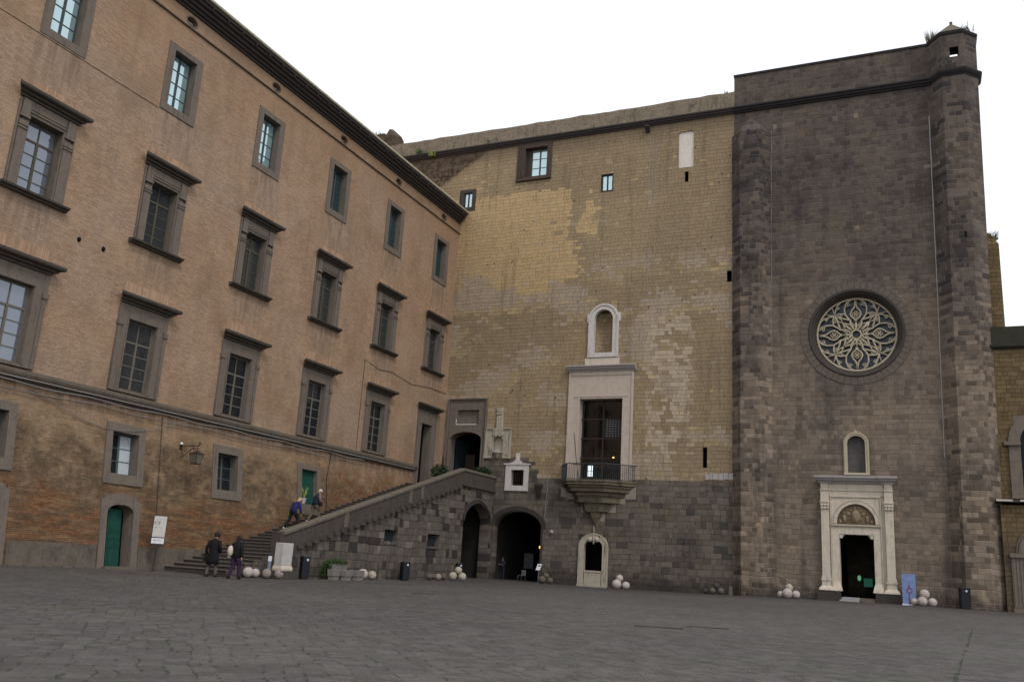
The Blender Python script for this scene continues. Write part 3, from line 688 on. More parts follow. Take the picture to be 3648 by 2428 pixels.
# ------------------------------------------------------------------ TUFA HALL (back wall, left half)
hall=empty('tufa_hall',(0,YB,0),0,'tall ochre and grey tufa ashlar hall wall with balcony, niches and scattered small windows','building')
H=[(-30.85,-27.7,33.85,37.38),(-36.1,-35.15,31.95,33.45),(-23.02,-22.0,31.97,33.47),(-16.5,-15.2,33.2,36.5),(-15.93,-15.63,31.93,32.82),(-12.55,-12.18,23.2,24.1),
   (-14.32,-14.0,8.95,10.45),(-25.0,-19.8,7.6,16.4),(-23.6,-21.2,17.7,22.1),(-35.85,-32.35,6.0,14.4),(-30.2,-28.3,7.0,8.95),(-31.17,-26.85,-.4,5.75),(-23.65,-21.5,-.4,3.7),(-32.1,-30.0,9.6,11.9)]
mb=MB(); wall(mb,-52,-11.99,-.6,37.9,H)
mb.quad((-52,0,-.6),(-52,12,-.6),(-52,12,37.9),(-52,0,37.9)); mb.quad((-52,12,-.6),(-12,12,-.6),(-12,12,37.9),(-52,12,37.9)); mb.quad((-52,.2,37.88),(-12,.2,37.88),(-12,12,37.88),(-52,12,37.88))
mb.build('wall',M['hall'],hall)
mb=MB(); n=0; x=-52; pr=[]
while x<-12:
    pr.append((x,39.33+rnd.uniform(-.05,.05))); x+=rnd.uniform(.5,1.1)
pr.append((-11.97,39.35))
for (a,za),(b,zb) in zip(pr[:-1],pr[1:]):
    mb.loft([[(a,.02,37.8),(a,.5,37.8),(a,.5,za),(a,.02,za)],[(b,.02,37.8),(b,.5,37.8),(b,.5,zb),(b,.02,zb)]],False)
mb.quad((-52,.02,37.8),(-52,.5,37.8),(-52,.5,39.3),(-52,.02,39.3))
mb.build('parapet',stone('parapet_tufa',(.20,.162,.118),.4,1.1,.95,.7,bump=.03,dirt=(.055,.043,.034),dirtamt=.75),hall)
mb=MB(); mb.extr_x([(.06,37.33),(-.10,37.33),(-.14,37.45),(-.24,37.5),(-.26,37.62),(-.36,37.68),(-.36,37.8),(-.2,37.88),(.06,37.93)],-52,-11.95); mb.build('string_course',M['cornice'],hall)
mb=MB()
for k in range(60):
    x=-51+k*.66; mb.box(x,x+.012,-.365,-.355,37.68,37.8)
# big upper window
mb=MB(); surround(mb,-30.93,-27.65,33.75,37.40,-30.2,-28.1,34.15,36.9,-.08,1.1)
for k in range(3): mb.box(-30.9+k*.2,-30.78+k*.2,-.13,-.078,34.15,37.3)
mb.box(-28.05,-27.93,-.13,-.078,34.15,37.3); mb.box(-30.95,-27.62,-.2,-.082,33.78,33.98)
w=mb.build('window',stone('brown_frame',(.070,.048,.038),.3,3,.9,.4),hall,bevel=.012)
sash(w,-29.75,-28.1,34.15,36.9,.42,2,3,M['sash'],M['glass_sky'],stile=.09,bar=.05)
mb=MB(); mb.box(-30.2,-29.75,.40,.6,34.15,36.9); mb.build('jamb',M['trimdark'],w)
for (a,b,c,d_,rough) in ((-36.1,-35.15,31.95,33.45,1),(-23.02,-22.0,31.97,33.47,0)):
    mb=MB()
    if rough: surround(mb,a-.35,b+.32,c-.35,d_+.22,a+.12,b-.05,c+.02,d_-.1,-.04,.5)
    else: surround(mb,a-.03,b+.03,c-.08,d_+.04,a+.06,b-.06,c+.04,d_-.04,-.02,.35)
    w=mb.build('window',M['trimdark'],hall,bevel=.01)
    sash(w,a+(.12 if rough else .06),b-(.05 if rough else .06),c+.03,d_-.08,.10,2,1,M['trimdark'],M['glass_sky'],stile=.05)
# white blocked opening
mb=MB(); ap=[(-16.48,36.25),(-16.36,36.42),(-15.34,36.42),(-15.22,36.25)]
arch_plate(mb,-16.52,-15.18,33.15,36.52,ap,-.004,.12)
w=mb.build('blocked_opening',M['hall'],hall); mb=MB(); mb.box(-16.52,-15.18,.12,.2,33.2,36.5); mb.build('plaster_panel',M['whiteplaster'],w)
mb=MB()
for a,b,c,d_ in ((-15.93,-15.63,31.93,32.82),(-12.55,-12.18,23.2,24.1),(-14.32,-14.0,8.95,10.45)):
    room(mb,a,b,0,1.0,c,d_); w=mb.build('arrow_slit',M['inner'],hall); mb=MB()
mb=MB(); mb.extr_x([(0,37.35),(-.45,37.3),(-.5,37.15),(-.15,36.85),(0,36.7)],-19.25,-18.9); mb.build('water_spout',M['cornice'],hall)
# niche over the balcony window
ni=MB(); cx=-22.36; ap=arc(cx,20.72,.77,.82,n=22); arch_plate(ni,-23.66,-21.1,17.68,22.0,ap,-.0,.02) if False else None
ni=MB(); ap=arc(cx,20.75,.78,.80,n=22)
ni.band([(cx-1.0,18.0)]+arc(cx,20.75,1.0,1.05,n=22)+[(cx+1.0,18.0)],.22,.28,-.16,.3)
ni.band([(cx-1.16,18.0)]+arc(cx,20.75,1.16,1.21,n=22)+[(cx+1.16,18.0)],.05,.08,-.22,-.162)
ni.box(cx-1.28,cx+1.28,-.2,.3,17.62,18.0); 
for s in (-1,1):
    a,b=sorted((cx+s*1.22,cx+s*1.40)); ni.box(a,b,-.12,.1,20.55,21.3)
w=ni.build('wall_niche',M['marblew'],hall,bevel=.012)
# infill spandrels so that the wall hole is closed round the arch
mb=MB(); arch_plate(mb,-23.62,-21.18,17.68,22.12,[(cx-1.1,18.0)]+arc(cx,20.75,1.1,1.15,n=20)+[(cx+1.1,18.0)],.0,.3); mb.build('infill',M['hall'],w)
mb=MB(); pr=[[(cx+.80*math.cos(R(180-180*k/10)),.28+.55*math.sin(R(180*k/10)),z) for k in range(11)] for z in (18.0,20.75,21.1,21.4)]
for i,f_ in enumerate((1,1,.85,.5)): pr[i]=[(cx+(p[0]-cx)*f_,p[1] if i<2 else .28+(p[1]-.28)*f_,p[2]) for p in pr[i]]
mb.loft(pr,True,False); mb.box(cx-1.0,cx+1.0,.84,.9,17.9,22.1); mb.box(cx-.9,cx+.9,.2,.88,17.8,18.0); mb.build('recess',M['hall'],w)
mb=MB(); mb.box(-23.83,-20.95,-.14,.05,16.98,17.58); mb.build('pedestal',M['marble'],w,bevel=.015)
# balcony window frame
mb=MB(); surround(mb,-25.08,-19.74,7.6,16.5,-24.15,-20.60,7.6,14.28,-.12,.75)
mb.box(-25.10,-24.93,-.19,-.121,7.9,16.4); mb.box(-19.9,-19.72,-.19,-.121,7.9,16.4); mb.box(-24.9,-19.93,-.17,-.121,16.15,16.4); mb.box(-24.6,-20.2,-.16,-.121,14.42,14.52); mb.box(-24.3,-24.16,-.15,-.121,7.9,14.4); mb.box(-20.59,-20.46,-.15,-.121,7.9,14.4)
w=mb.build('balcony_window',M['pink'],hall,bevel=.012)
mb=MB(); mb.extr_x([(.05,16.5),(-.2,16.5),(-.24,16.6),(-.38,16.66),(-.42,16.78),(-.55,16.84),(-.55,16.93),(.05,17.0)],-25.28,-19.56); mb.build('cornice',M['greymarble'],w)
mb=MB(); t=.05
mb.box(-22.36,-22.24,.5,.58,7.65,14.28)
for z in (12.75,11.2,9.65): mb.box(-24.15,-22.37,.51,.57,z-.05,z+.05); mb.box(-22.23,-20.6,.51,.57,z-.05,z+.05)
mb.build('glazing_frame',M['doorwood'],w)
mb=MB(); mb.quad((-24.15,.54,7.65),(-22.36,.54,7.65),(-22.36,.54,14.28),(-24.15,.54,14.28)); 
g=NT('clear_glass'); tr=g.new('ShaderNodeBsdfTransparent'); gl=g.new('ShaderNodeBsdfGlossy'); gl.inputs['Roughness'].default_value=.05; gl.inputs[0].default_value=(.8,.85,.9,1); mx=g.new('ShaderNodeMixShader'); mx.inputs[0].default_value=.07
g.t.links.new(tr.outputs[0],mx.inputs[1]); g.t.links.new(gl.outputs[0],mx.inputs[2]); g.t.links.new(mx.outputs[0],g.out.inputs[0]); M['clear']=g.m
mb.quad((-22.24,.54,7.65),(-20.6,.54,7.65),(-20.6,.54,14.28),(-22.24,.54,14.28)); mb.build('pane',M['clear'],w)
mb=MB()
for k in range(1,7): xk=-22.2+k*.235; mb.box(xk-.014,xk+.014,.46,.485,11.25,12.7)
for k in range(1,8): zk=11.25+k*.185; mb.box(-22.2,-20.6,.487,.505,zk-.012,zk+.012)
mb.build('wire_mesh',M['railpale'],w)
mb=MB(); room(mb,-27.5,-17.5,.76,9,7.55,17.0)
mb.box(-24.4,-24.1,4.5,5,7.6,16.9); 
mb.build('interior',M['inner'],w)
mb=MB(); 
for s in (-1,1):
    mb.loft([[(-22.6+s*.55,5.0,9.0),(-22.6+s*.75,5.0,9.0),(-22.6+s*.75,5.3,9.0),(-22.6+s*.55,5.3,9.0)],[(-22.6+s*1.9,5.0,14.5),(-22.6+s*2.3,5.0,14.5),(-22.6+s*2.3,5.3,14.5),(-22.6+s*1.9,5.3,14.5)]])
mb.build('rib',M['black'],w)
mb=MB(); mb.quad((-26.4,8.9,9.1),(-25.72,8.9,9.1),(-25.72,8.9,10.05),(-26.4,8.9,10.05)); far=mb.build('far_window',mat_emit('far_daylight',(.85,.95,1),1.5),w)
mb=MB(); mb.box(-26.08,-26.04,8.84,8.88,9.1,10.05); mb.box(-26.4,-25.72,8.83,8.835,9.55,9.59); mb.build('glazing_bar',M['black'],w)
mb=MB(); mb.ball((-22.9,5.2,10.3),.07,8,6); mb.build('lamp',mat_emit('warm_lamp',(1,.55,.15),6),w)
# balcony: corbelled bow with shell foot
PL=[(-25.45,0),(-24.45,-1.6),(-21.35,-1.6),(-19.32,0)]
def ring(s,z,cx0=-22.45,sy=None):
    return [(cx0+(x-cx0)*s,y*(sy if sy is not None else s),z) for x,y in PL]
bal=MB()
secs=[(1.0,7.80,1),(1.0,7.66,1),(.97,7.60,.95),(.975,7.45,.96),(.90,7.40,.86),(.92,7.28,.88),(.86,7.15,.8),(.84,6.95,.78),(.66,6.86,.62),(.68,6.7,.66),(.60,6.5,.55),(.62,6.15,.5),(.38,6.05,.4),(.40,5.95,.38),(.36,5.5,.3),(.17,5.4,.24),(.14,5.1,.2),(.05,4.7,.1),(.01,4.42,.03)]
bal.loft([ring(a,z,sy=c_) for a,z,c_ in secs])
balcony=bal.build('balcony',M['corbel'],hall)
mb=MB(); 
for a,b,c_,d_ in ((-25.42,-24.9,6.55,7.3),(-24.9,-24.3,6.4,7.0),(-20.2,-19.36,6.5,7.35),(-20.9,-20.2,6.12,6.5),(-21.5,-20.9,5.45,6.12),(-23.7,-23.0,5.42,6.1),(-22.3,-21.75,4.75,5.4)):
    mb=MB(); mb.box(a,b,-.035,.05,c_,d_); mb.build('backing_slab',stone('backing_stone',(.24,.21,.165),.3,2,.9,.6),balcony)
rp=[(x*.985-22.45*.015,y*.94) for x,y in PL]
mb=MB(); mb.tube([(x,y,9.02) for x,y in rp],.035,6); mb.tube([(x,y,7.86) for x,y in rp],.02,6)
for (a,b) in zip(rp[:-1],rp[1:]):
    L=math.hypot(b[0]-a[0],b[1]-a[1]); n=int(L/.155)
    for k in range(n): 
        t=k/n; px,py=a[0]+(b[0]-a[0])*t,a[1]+(b[1]-a[1])*t; mb.box(px-.014,px+.014,py-.014,py+.014,7.8,9.01)
mb.build('railing',M['rail'],balcony)
mb=MB(); mb.tube([(-23.55,-1.35,7.8),(-23.9,-1.75,11.3)],.03,6); mb.box(-24.0,-23.1,-1.5,-1.44,8.9,8.96)
fp=mb.build('flagpole',M['rail'],None,loc=(0,YB,0)); tag(fp,'thin bare metal flagpole leaning out over the balcony railing','flagpole')
# square white window with ogee label
mb=MB(); surround(mb,-30.27,-28.25,6.93,9.0,-29.78,-28.66,7.36,8.6,-.10,.5)
cxw=-29.26
og=[(-30.42,9.0),(-30.42,9.1)]+[(-30.0,9.12),(-29.72,9.18),(-29.5,9.32),(-29.33,9.55),(-29.26,9.72)]+[(-29.19,9.55),(-29.02,9.32),(-28.8,9.18),(-28.52,9.12)]+[(-28.10,9.1),(-28.10,9.0)]
mb.extr_y(og,-.16,.02); mb.box(-29.44,-29.08,-.1,.02,9.45,9.95)
w=mb.build('barred_window',M['marblew'],hall,bevel=.01)
mb=MB()
for k in range(1,6): xk=-29.78+k*.187; mb.box(xk-.014,xk+.014,.05,.08,7.36,8.6)
for k in range(1,6): zk=7.36+k*.2; mb.box(-29.78,-28.66,.082,.1,zk-.012,zk+.012)
mb.build('grille',M['iron'],w); mb=MB(); room(mb,-29.78,-28.66,.49,2,7.36,8.6); mb.build('interior',M['black'],w)
# gothic tabernacle
mb=MB(); cxt=-31.08
arch_plate(mb,-32.15,-29.95,9.53,11.9,[(cxt-.45,10.9)]+arc(cxt,10.9,.45,.4,n=10)[1:-1]+[(cxt+.45,10.9)],-.12,.1)
for s in (-1,1):
    a,b=sorted((cxt+s*1.02,cxt+s*1.16)); mb.box(a,b,-.2,-.121,9.7,11.9); a,b=sorted((cxt+s*.98,cxt+s*1.2)); mb.box(a,b,-.24,-.05,9.5,9.75)
    a,b=sorted((cxt+s*.62,cxt+s*.92)); mb.box(a,b,-.15,-.121,9.8,10.6); mb.box(a,b,-.15,-.121,10.8,11.6)
mb.box(-32.2,-29.9,-.24,.05,11.9,12.02)
for k in range(5):
    xk=cxt-.36+k*.18; mb.box(xk-.075,xk+.075,-.26-.04*(k%2),-.1,11.35-.08*(k%2),11.9)
mb.loft([[(cxt-.35,-.2,12.02),(cxt+.35,-.2,12.02),(cxt+.35,.05,12.02),(cxt-.35,.05,12.02)],[(cxt-.2,-.15,13.2),(cxt+.3,-.15,13.2),(cxt+.3,.05,13.2),(cxt-.2,.05,13.2)]])
mb.box(cxt-.22,cxt+.3,-.16,.04,13.2,13.68); mb.box(cxt-.3,cxt+.24,-.22,-.16,13.12,13.22); mb.box(cxt-.18,cxt+.15,-.2,-.16,13.35,13.5)
for k in range(3): xk=cxt-.18+k*.2; mb.box(xk-.03,xk+.03,-.215,-.14,12.1,12.95)
mb.lathe([(.42,.3),(.44,.22),(.34,.12),(.2,-.05),(.05,-.25)],(cxt,-.1,9.75),12)
w=mb.build('tabernacle',M['aged'],hall,bevel=.01)
mb=MB(); mb.box(-32.0,-30.0,.3,.36,9.55,11.9); mb.box(-31.7,-30.5,.1,.32,9.55,10.0); mb.build('recess',M['marble'],w)
# stair-head portal
cxp=-34.1
mb=MB(); ap=arc(cxp,11.05,1.45,.62,n=18)
arch_plate(mb,-35.88,-32.30,6.6,12.0,ap,-.06,.9)
surround(mb,-35.88,-32.30,12.0,14.5,-35.05,-33.05,12.38,13.55,-.06,.4); mb.box(-35.05,-33.05,.2,.4,12.38,13.55)
mb.band([(cxp-1.5,6.8),(cxp-1.5,11.05)]+arc(cxp,11.05,1.5,.68,n=18)[1:-1]+[(cxp+1.5,11.05),(cxp+1.5,6.8)],.04,.12,-.16,-.062)
mb.band([(-35.84,6.8),(-35.84,14.45),(-32.34,14.45),(-32.34,6.8)],.03,.10,-.20,-.02)
mb.band([(-35.66,6.8),(-35.66,14.27),(-32.52,14.27),(-32.52,6.8)],.02,.04,-.12,-.061)
w=mb.build('portal',M['trim'],hall,bevel=.008)
mb=MB(); mb.box(-35.1,-33.2,-.09,.1,12.28,12.37); mb.box(-35.14,-35.06,-.08,.1,12.3,12.8); mb.build('broken_sill',M['marblew'],w)
mb=MB(); room(mb,-36.0,-32.2,.89,8,6.6,11.8); mb.build('interior',M['black'],w)
mb=MB(); mb.box(0,.06,0,1.6,0,4.3); mb.build('door_leaf',flat('teal_door',(.006,.014,.017),.7),w,loc=(-35.5,.95,6.9),rot=(0,0,R(-18)))
mb=MB(); mb.box(-34.8,-33.9,1.5,1.56,6.9,10.0); mb.build('inner_door',M['doorwood'],w)
# ground archway
cxa=-29.01
mb=MB(); ap=[(-31.1,0)]+[(-31.1,4.0)]+arc(cxa,4.0,2.09,1.32,n=24)[1:-1]+[(-26.92,4.0)]
arch_plate(mb,-31.19,-26.83,-.4,5.77,[(-31.1,4.0)]+arc(cxa,4.0,2.09,1.32,n=24)[1:-1]+[(-26.92,4.0)],-.0,.9)
w=mb.build('archway',M['hall'],hall)
mb=MB()
mb.band(arc(cxa,4.1,2.2,1.36,n=24),.06,.14,-.12,.02); mb.band(arc(cxa,4.1,2.4,1.56,n=24),.02,.05,-.06,.02)
mb.box(-26.93,-26.78,-.08,.02,-.1,4.2)
mb.build('moulding',M['trimdark'],w)
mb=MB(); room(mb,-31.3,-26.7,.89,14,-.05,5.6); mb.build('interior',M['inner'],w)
mb=MB(); mb.ball((-28.3,3.2,2.7),.05,8,6,2.2); mb.build('lamp',mat_emit('arch_lamp',(1,.5,.12),3),w)
# fountain niche
cxf=-22.57
mb=MB(); P=[(cxf-.98,0.0),(cxf-.98,2.85)]+arc(cxf,2.85,.98,.82,n=18)[1:-1]+[(cxf+.98,2.85),(cxf+.98,0.0)]
mb.band(P,.25,.20,-.16,.28); mb.band([(cxf-1.12,0)]+[(cxf-1.12,2.85)]+arc(cxf,2.85,1.12,.95,n=18)[1:-1]+[(cxf+1.12,2.85),(cxf+1.12,0)],.03,.05,-.2,-.161)
mb.box(cxf-.68,cxf+.68,-.10,.3,-.1,1.12); mb.box(cxf-.66,cxf+.66,-.14,-.101,.98,1.10); mb.box(cxf-1.2,cxf+1.2,-.3,-.2,-.1,.04)
for s in (-1,1): mb.ball((cxf+s*.28,-.12,3.42),.22,12,8)
mb.lathe([(.03,3.05),(.12,3.2),(.16,3.4),(.12,3.6),(.05,3.75),(.03,4.4)],(cxf+.02,-.12,0),10)
w=mb.build('fountain_niche',M['aged'],hall,bevel=.012)
mb=MB(); arch_plate(mb,-23.68,-21.46,-.4,3.74,P[1:-1],.0,.3); mb.build('infill',M['hall'],w)
mb=MB(); room(mb,cxf-1,cxf+1,.27,2.5,.6,3.9); mb.box(cxf-1,cxf+1,.3,2.4,.5,.7); mb.build('recess',M['black'],w)
mb=MB(); mb.box(-27.55,-26.95,-.55,.02,7.3,7.5)
mb.loft([[(-27.5,-.5,7.3),(-27.0,-.5,7.3),(-27.0,.02,7.3),(-27.5,.02,7.3)],[(-27.35,-.15,6.5),(-27.1,-.15,6.5),(-27.1,.02,6.5),(-27.35,.02,6.5)]]); mb.build('wall_bracket',M['trimdark'],hall)
mb=MB(); mb.ball((-26.05,-.02,3.84),.15,12,8); mb.build('stone_boss',M['greymarble'],hall)
mb=MB(); mb.box(-25.4,-25.36,-.03,.0,2.0,8.0) if False else mb.tube([(-26.55,-.03,8.1),(-26.6,-.03,6.6),(-26.7,-.03,5.0),(-26.55,-.03,4.6)],.035,5); mb.build('drain_pipe',M['cable'],hall)
mb=MB()
for x,a,b in ((-18.85,28,36.3),(-18.55,29.5,36.2),(-18.3,30,36.0),(-18.75,22,28)): mb.tube([(x,-.02,b),(x-.12,-.02,a)],.014,4)
mb.build('lightning_cable',M['palecable'],hall)
mb=MB(); x=-14.1
while x<-12.3:
    l=rnd.uniform(.25,.5); mb.box(x,x+l-.03,-.06,.02,8.1+rnd.uniform(-.05,.05),8.5+rnd.uniform(-.1,.1)); x+=l
mb.build('broken_ledge',M['greymarble'],hall)

# ------------------------------------------------------------------ BASALT TOWER FRONT with rose window and portal
tw=empty('chapel_front',(0,YB,0),0,'dark basalt chapel front with rose window, white marble portal and corner turret','building')
RX,RZ,RR=-3.43,18.72,2.72
mb=MB()
HT=[(RX-3.9,RX+3.9,RZ-3.9,RZ+3.9),(-5.05,-2.75,-.6,4.7),(-4.4,-2.95,8.7,11.3)]
wall(mb,-11.99,4.8,-.6,37.8,HT,zc=(),xc=(2.1,))
n=96
def sqp(a,h): 
    c_,s_=math.cos(a),math.sin(a); k=h/max(abs(c_),abs(s_)); return (RX+c_*k,RZ+s_*k)
for i in range(n):
    a,b=2*math.pi*i/n,2*math.pi*(i+1)/n
    A,B=sqp(a,3.9),sqp(b,3.9); p=(RX+3.25*math.cos(a),RZ+3.25*math.sin(a)); q=(RX+3.25*math.cos(b),RZ+3.25*math.sin(b))
    mb.quad((p[0],0,p[1]),(q[0],0,q[1]),(B[0],0,B[1]),(A[0],0,A[1]))
mb.quad((4.8,0,37.8),(4.8,10,37.8),(4.8,10,-.6),(4.8,0,-.6)); mb.quad((-11.9,10,37.8),(4.8,10,37.8),(4.8,10,-.6),(-11.9,10,-.6)); mb.quad((-11.9,.3,37.7),(4.8,.3,37.7),(4.8,10,37.7),(-11.9,10,37.7))
mb.build('wall',M['tower'],tw)
mb=MB(); mb.box(-11.98,3.2,.03,.9,37.7,40.6)
x=-11.98
mb.build('parapet',M['tower'],tw)
mb=MB(); mb.box(-12.02,2.6,-.04,.95,40.6,40.78); mb.build('coping',M['towertrim'],tw)
SP=[(.06,37.3),(-.12,37.3),(-.16,37.42),(-.26,37.46),(-.28,37.6),(-.38,37.66),(-.38,37.78),(-.2,37.86),(.06,37.92)]
mb=MB(); mb.extr_x(SP,-12.0,2.3); mb.build('string_course',M['towertrim'],tw)
# half-octagonal buttress
def butt(mb,x,y0,z0,z1,w=1.4,dx=.78,dy=.85):
    P=[(x,0.05),(x+dx,-dy),(x+dx+w,-dy),(x+2*dx+w,.05)]; mb.extr_z(P,z0,z1); return P
mb=MB(); P=butt(mb,-12.2,0,-.6,35.3)
c0=(-10.7,.0,36.85); A=[(p[0],p[1],35.3) for p in P]
for a,b in zip(A[:-1],A[1:]): mb.poly([a,b,c0])
mb.build('buttress',M['quoin'],tw)
# corner stair turret
def octo(s=0,z=0):
    k=1.0; sh=-.33+.0135*z
    P=[(2.12,.05),(2.9,-.98),(4.35,-.98),(5.28,.05),(5.28,1.3),(4.35,1.3+.6),(2.9,1.3+.6),(2.12,1.3)]
    cx_,cy_=3.7,.3
    return [(cx_+(x-cx_)*(1+s)+sh,cy_+(y-cy_)*(1+s),z) for x,y in P]
mb=MB()
zs=[-.6,10,20,30,37.5]
mb.loft([octo(0,z) for z in zs],False)
# drum above the band, open to the sky front and back
z0,z1=37.5,40.75
def drum(mb,z0,z1,skip):
    a,b=octo(0,z0),octo(0,z1)
    for i in range(8):
        j=(i+1)%8
        if i in skip:
            w0,w1,h0,h1=skip[i]
            def at(u,t): 
                p=Vector(a[i]).lerp(Vector(a[j]),u); q=Vector(b[i]).lerp(Vector(b[j]),u); return tuple(p.lerp(q,t))
            for (u0,u1,t0,t1) in ((0,w0,0,1),(w1,1,0,1),(w0,w1,0,h0),(w0,w1,h1,1)): mb.quad(at(u0,t0),at(u1,t0),at(u1,t1),at(u0,t1))
            # reveal
            P=[at(w0,h0),at(w1,h0),at(w1,h1),at(w0,h1)]; cx_,cy_=4.0,.4
            Q=[(p[0]+(.3 if i==1 else 0)*0,p[1]+(.3 if i==1 else -.3),p[2]) for p in P]
            for k in range(4): mb.quad(P[k],P[(k+1)%4],Q[(k+1)%4],Q[k])
        else: mb.quad(a[i],a[j],b[j],b[i])
drum(mb,z0,z1,{1:(.40,.80,.40,.64),5:(.15,.80,.62,.98)})
mb.quad(*[octo(0,37.55)[i] for i in (0,1,2,3)])
tu=mb.build('turret',M['quoin'],tw)
mb=MB(); mb.loft([octo(.02,37.3),octo(.06,37.42),octo(.12,37.5),octo(.18,37.66),octo(.18,37.8),octo(.08,37.88),octo(0,37.95)],False); mb.build('string_course',M['towertrim'],tu)
mb=MB(); mb.loft([octo(0,40.6),octo(.06,40.72),octo(.08,40.88),octo(.04,40.95)],False); mb.build('eave',M['towertrim'],tu)
mb=MB(); top=(3.95,.35,42.3); o_=octo(.06,40.93)
for i in range(8): mb.poly([o_[i],o_[(i+1)%8],top])
mb.box(3.86,4.06,.25,.45,42.2,42.42); mb.build('roof',M['roof'],tu)
# putlog hole with iron on the turret
mb=MB(); mb.box(3.0,3.15,-1.0,-.95,25.6,26.0) if False else mb.box(3.85,4.0,-1.02,-.9,24.9,25.3); mb.build('putlog_hole',M['black'],tu)
# white cable beside the turret
mb=MB(); mb.tube([(2.1,-.05,34.8),(1.98,-.05,22),(1.82,-.05,9.8)],.03,5); cb=mb.build('lightning_conductor',M['palecable'],tw)
mb=MB(); 
x=2.15; 
# ragged pale mortar seams beside the buttress and the turret
for xs0,za,zb,r0 in ((-9.12,9.0,35.4,.035),(2.13,24.0,34.9,.045)):
    mb=MB(); pts=[]; z=zb
    while z>za: pts.append((xs0-.010*(zb-z)+rnd.uniform(-.03,.03),-.01,z)); z-=rnd.uniform(.3,.7)
    mb.tube(pts,[r0*rnd.uniform(.3,1.1) for _ in pts],5); mb.build('mortar_seam',M['concrete'],tw)
# rose window
mb=MB(); mb.lathe_y([(3.25,.0),(3.25,-.04),(3.18,-.10),(3.06,-.06),(3.02,.10),(2.92,.14),(2.9,.36),(2.80,.42),(2.79,.62),(2.70,.66)],RX,RZ,96)
rose=mb.build('rose_window',stone('rose_moulding',(.055,.046,.040),.3,3,.9,.4),tw,smooth=False)
mb=MB(); n=52
for i in range(n):
    a,b=2*math.pi*(i+.04)/n,2*math.pi*(i+.96)/n
    pr=[(RX+r*math.cos(t),RZ+r*math.sin(t)) for r,t in ((3.27,a),(3.27,b),(3.76,b),(3.76,a))]
    mb.extr_y(pr,-.03-rnd.uniform(0,.015),.02)
mb.build('voussoirs',M['ringstone'],rose)
mb=MB(); mb.lathe_y([(3.76,.0),(3.76,-.04),(3.80,-.04),(3.81,0)],RX,RZ,96); mb.build('outer_fillet',M['ringstone'],rose)
mb=MB(); mb.poly([(RX+2.72*math.cos(2*math.pi*k/64),.85,RZ+2.72*math.sin(2*math.pi*k/64)) for k in range(64)]); mb.build('pane',mat_glass('rose_glass',(.020,.022,.028),.03,rough=.3),rose)
T=MB(); ty=.62
def pol(r,a): return (RX+r*RR*math.sin(R(a)),ty,RZ+r*RR*math.cos(R(a)))
def almond(a,r0,r1,hw,bias=.55,n=14,skew=0,r=.055):
    for s in (-1,1):
        pts=[]
        for k in range(n+1):
            t=k/n; w=math.sin(math.pi*(t**(.9 if bias<.5 else 1.15))); rr=r0+(r1-r0)*t
            pts.append(pol(rr,a+skew*t+s*hw*w/(max(rr,.12))*1.0))
        T.tube(pts,r,5)
def foil(r_,a,rad,k=3,th=.03):
    c_=pol(r_,a)
    for i in range(k):
        t=2*math.pi*i/k+R(a); cc=(c_[0]+rad*.55*math.sin(t),c_[2]+rad*.55*math.cos(t))
        T.tube([(cc[0]+rad*.5*math.cos(u),ty,cc[1]+rad*.5*math.sin(u)) for u in [2*math.pi*q/10 for q in range(10)]],th,4,True)
T.tube([(RX+.12*RR*math.cos(2*math.pi*k/20),ty,RZ+.12*RR*math.sin(2*math.pi*k/20)) for k in range(20)],.07,5,True)
for k in range(4):
    a=90*k
    # ogee lozenge on the axis
    for s in (-1,1):
        T.tube([pol(.34,a),pol(.42,a+s*3),pol(.50,a+s*12),pol(.58,a+s*13.5),pol(.66,a+s*9),pol(.74,a+s*3.0),pol(.82,a+s*.8),pol(1.0,a)],.064,6)
        # S curves that leave the hub and swing to the rim
        T.tube([pol(.13,a+s*8),pol(.2,a+s*26),pol(.3,a+s*27),pol(.42,a+s*20),pol(.52,a+s*24),pol(.64,a+s*25),pol(.78,a+s*21),pol(.9,a+s*15),pol(.99,a+s*5)],.066,6)
        T.tube([pol(.13,a+s*8),pol(.18,a+s*3),pol(.34,a)],.058,5)
        # eyes toward the diagonals
        T.tube([pol(.42,a+s*20),pol(.5,a+s*31),pol(.62,a+s*40),pol(.76,a+s*45)],.064,6)
        T.tube([pol(.76,a+s*45),pol(.72,a+s*36),pol(.66,a+s*29),pol(.6,a+s*24)],.06,5)
        T.tube([pol(.76,a+s*45),pol(.84,a+s*37),pol(.93,a+s*29),pol(.99,a+s*20)],.06,5)
        T.tube([pol(.3,a+s*27),pol(.38,a+s*38),pol(.46,a+s*45)],.058,5)
        T.tube([pol(.13,a+s*45),pol(.26,a+s*41),pol(.46,a+s*45)],.05,5)
        T.tube([pol(.46,a+s*45),pol(.56,a+s*49),pol(.66,a+s*47),pol(.76,a+s*45)],.045,5)
        T.tube([pol(.76,a+s*45),pol(.86,a+s*50),pol(.985,a+s*52)],.045,5)
        T.tube([pol(.2,a+s*26),pol(.3,a+s*19),pol(.42,a+s*20)],.042,5)
        foil(.86,a+s*13,.16,3,.036); foil(.26,a+s*17,.12,3,.03); foil(.66,a+s*37,.14,3,.034); foil(.87,a+s*31,.13,3,.034)
    foil(.56,a,.22,4,.036)
T.tube([(RX+RR*.985*math.cos(2*math.pi*k/64),ty,RZ+RR*.985*math.sin(2*math.pi*k/64)) for k in range(64)],.085,6,True)
T.build('tracery',M['tracery'],rose,smooth=True)
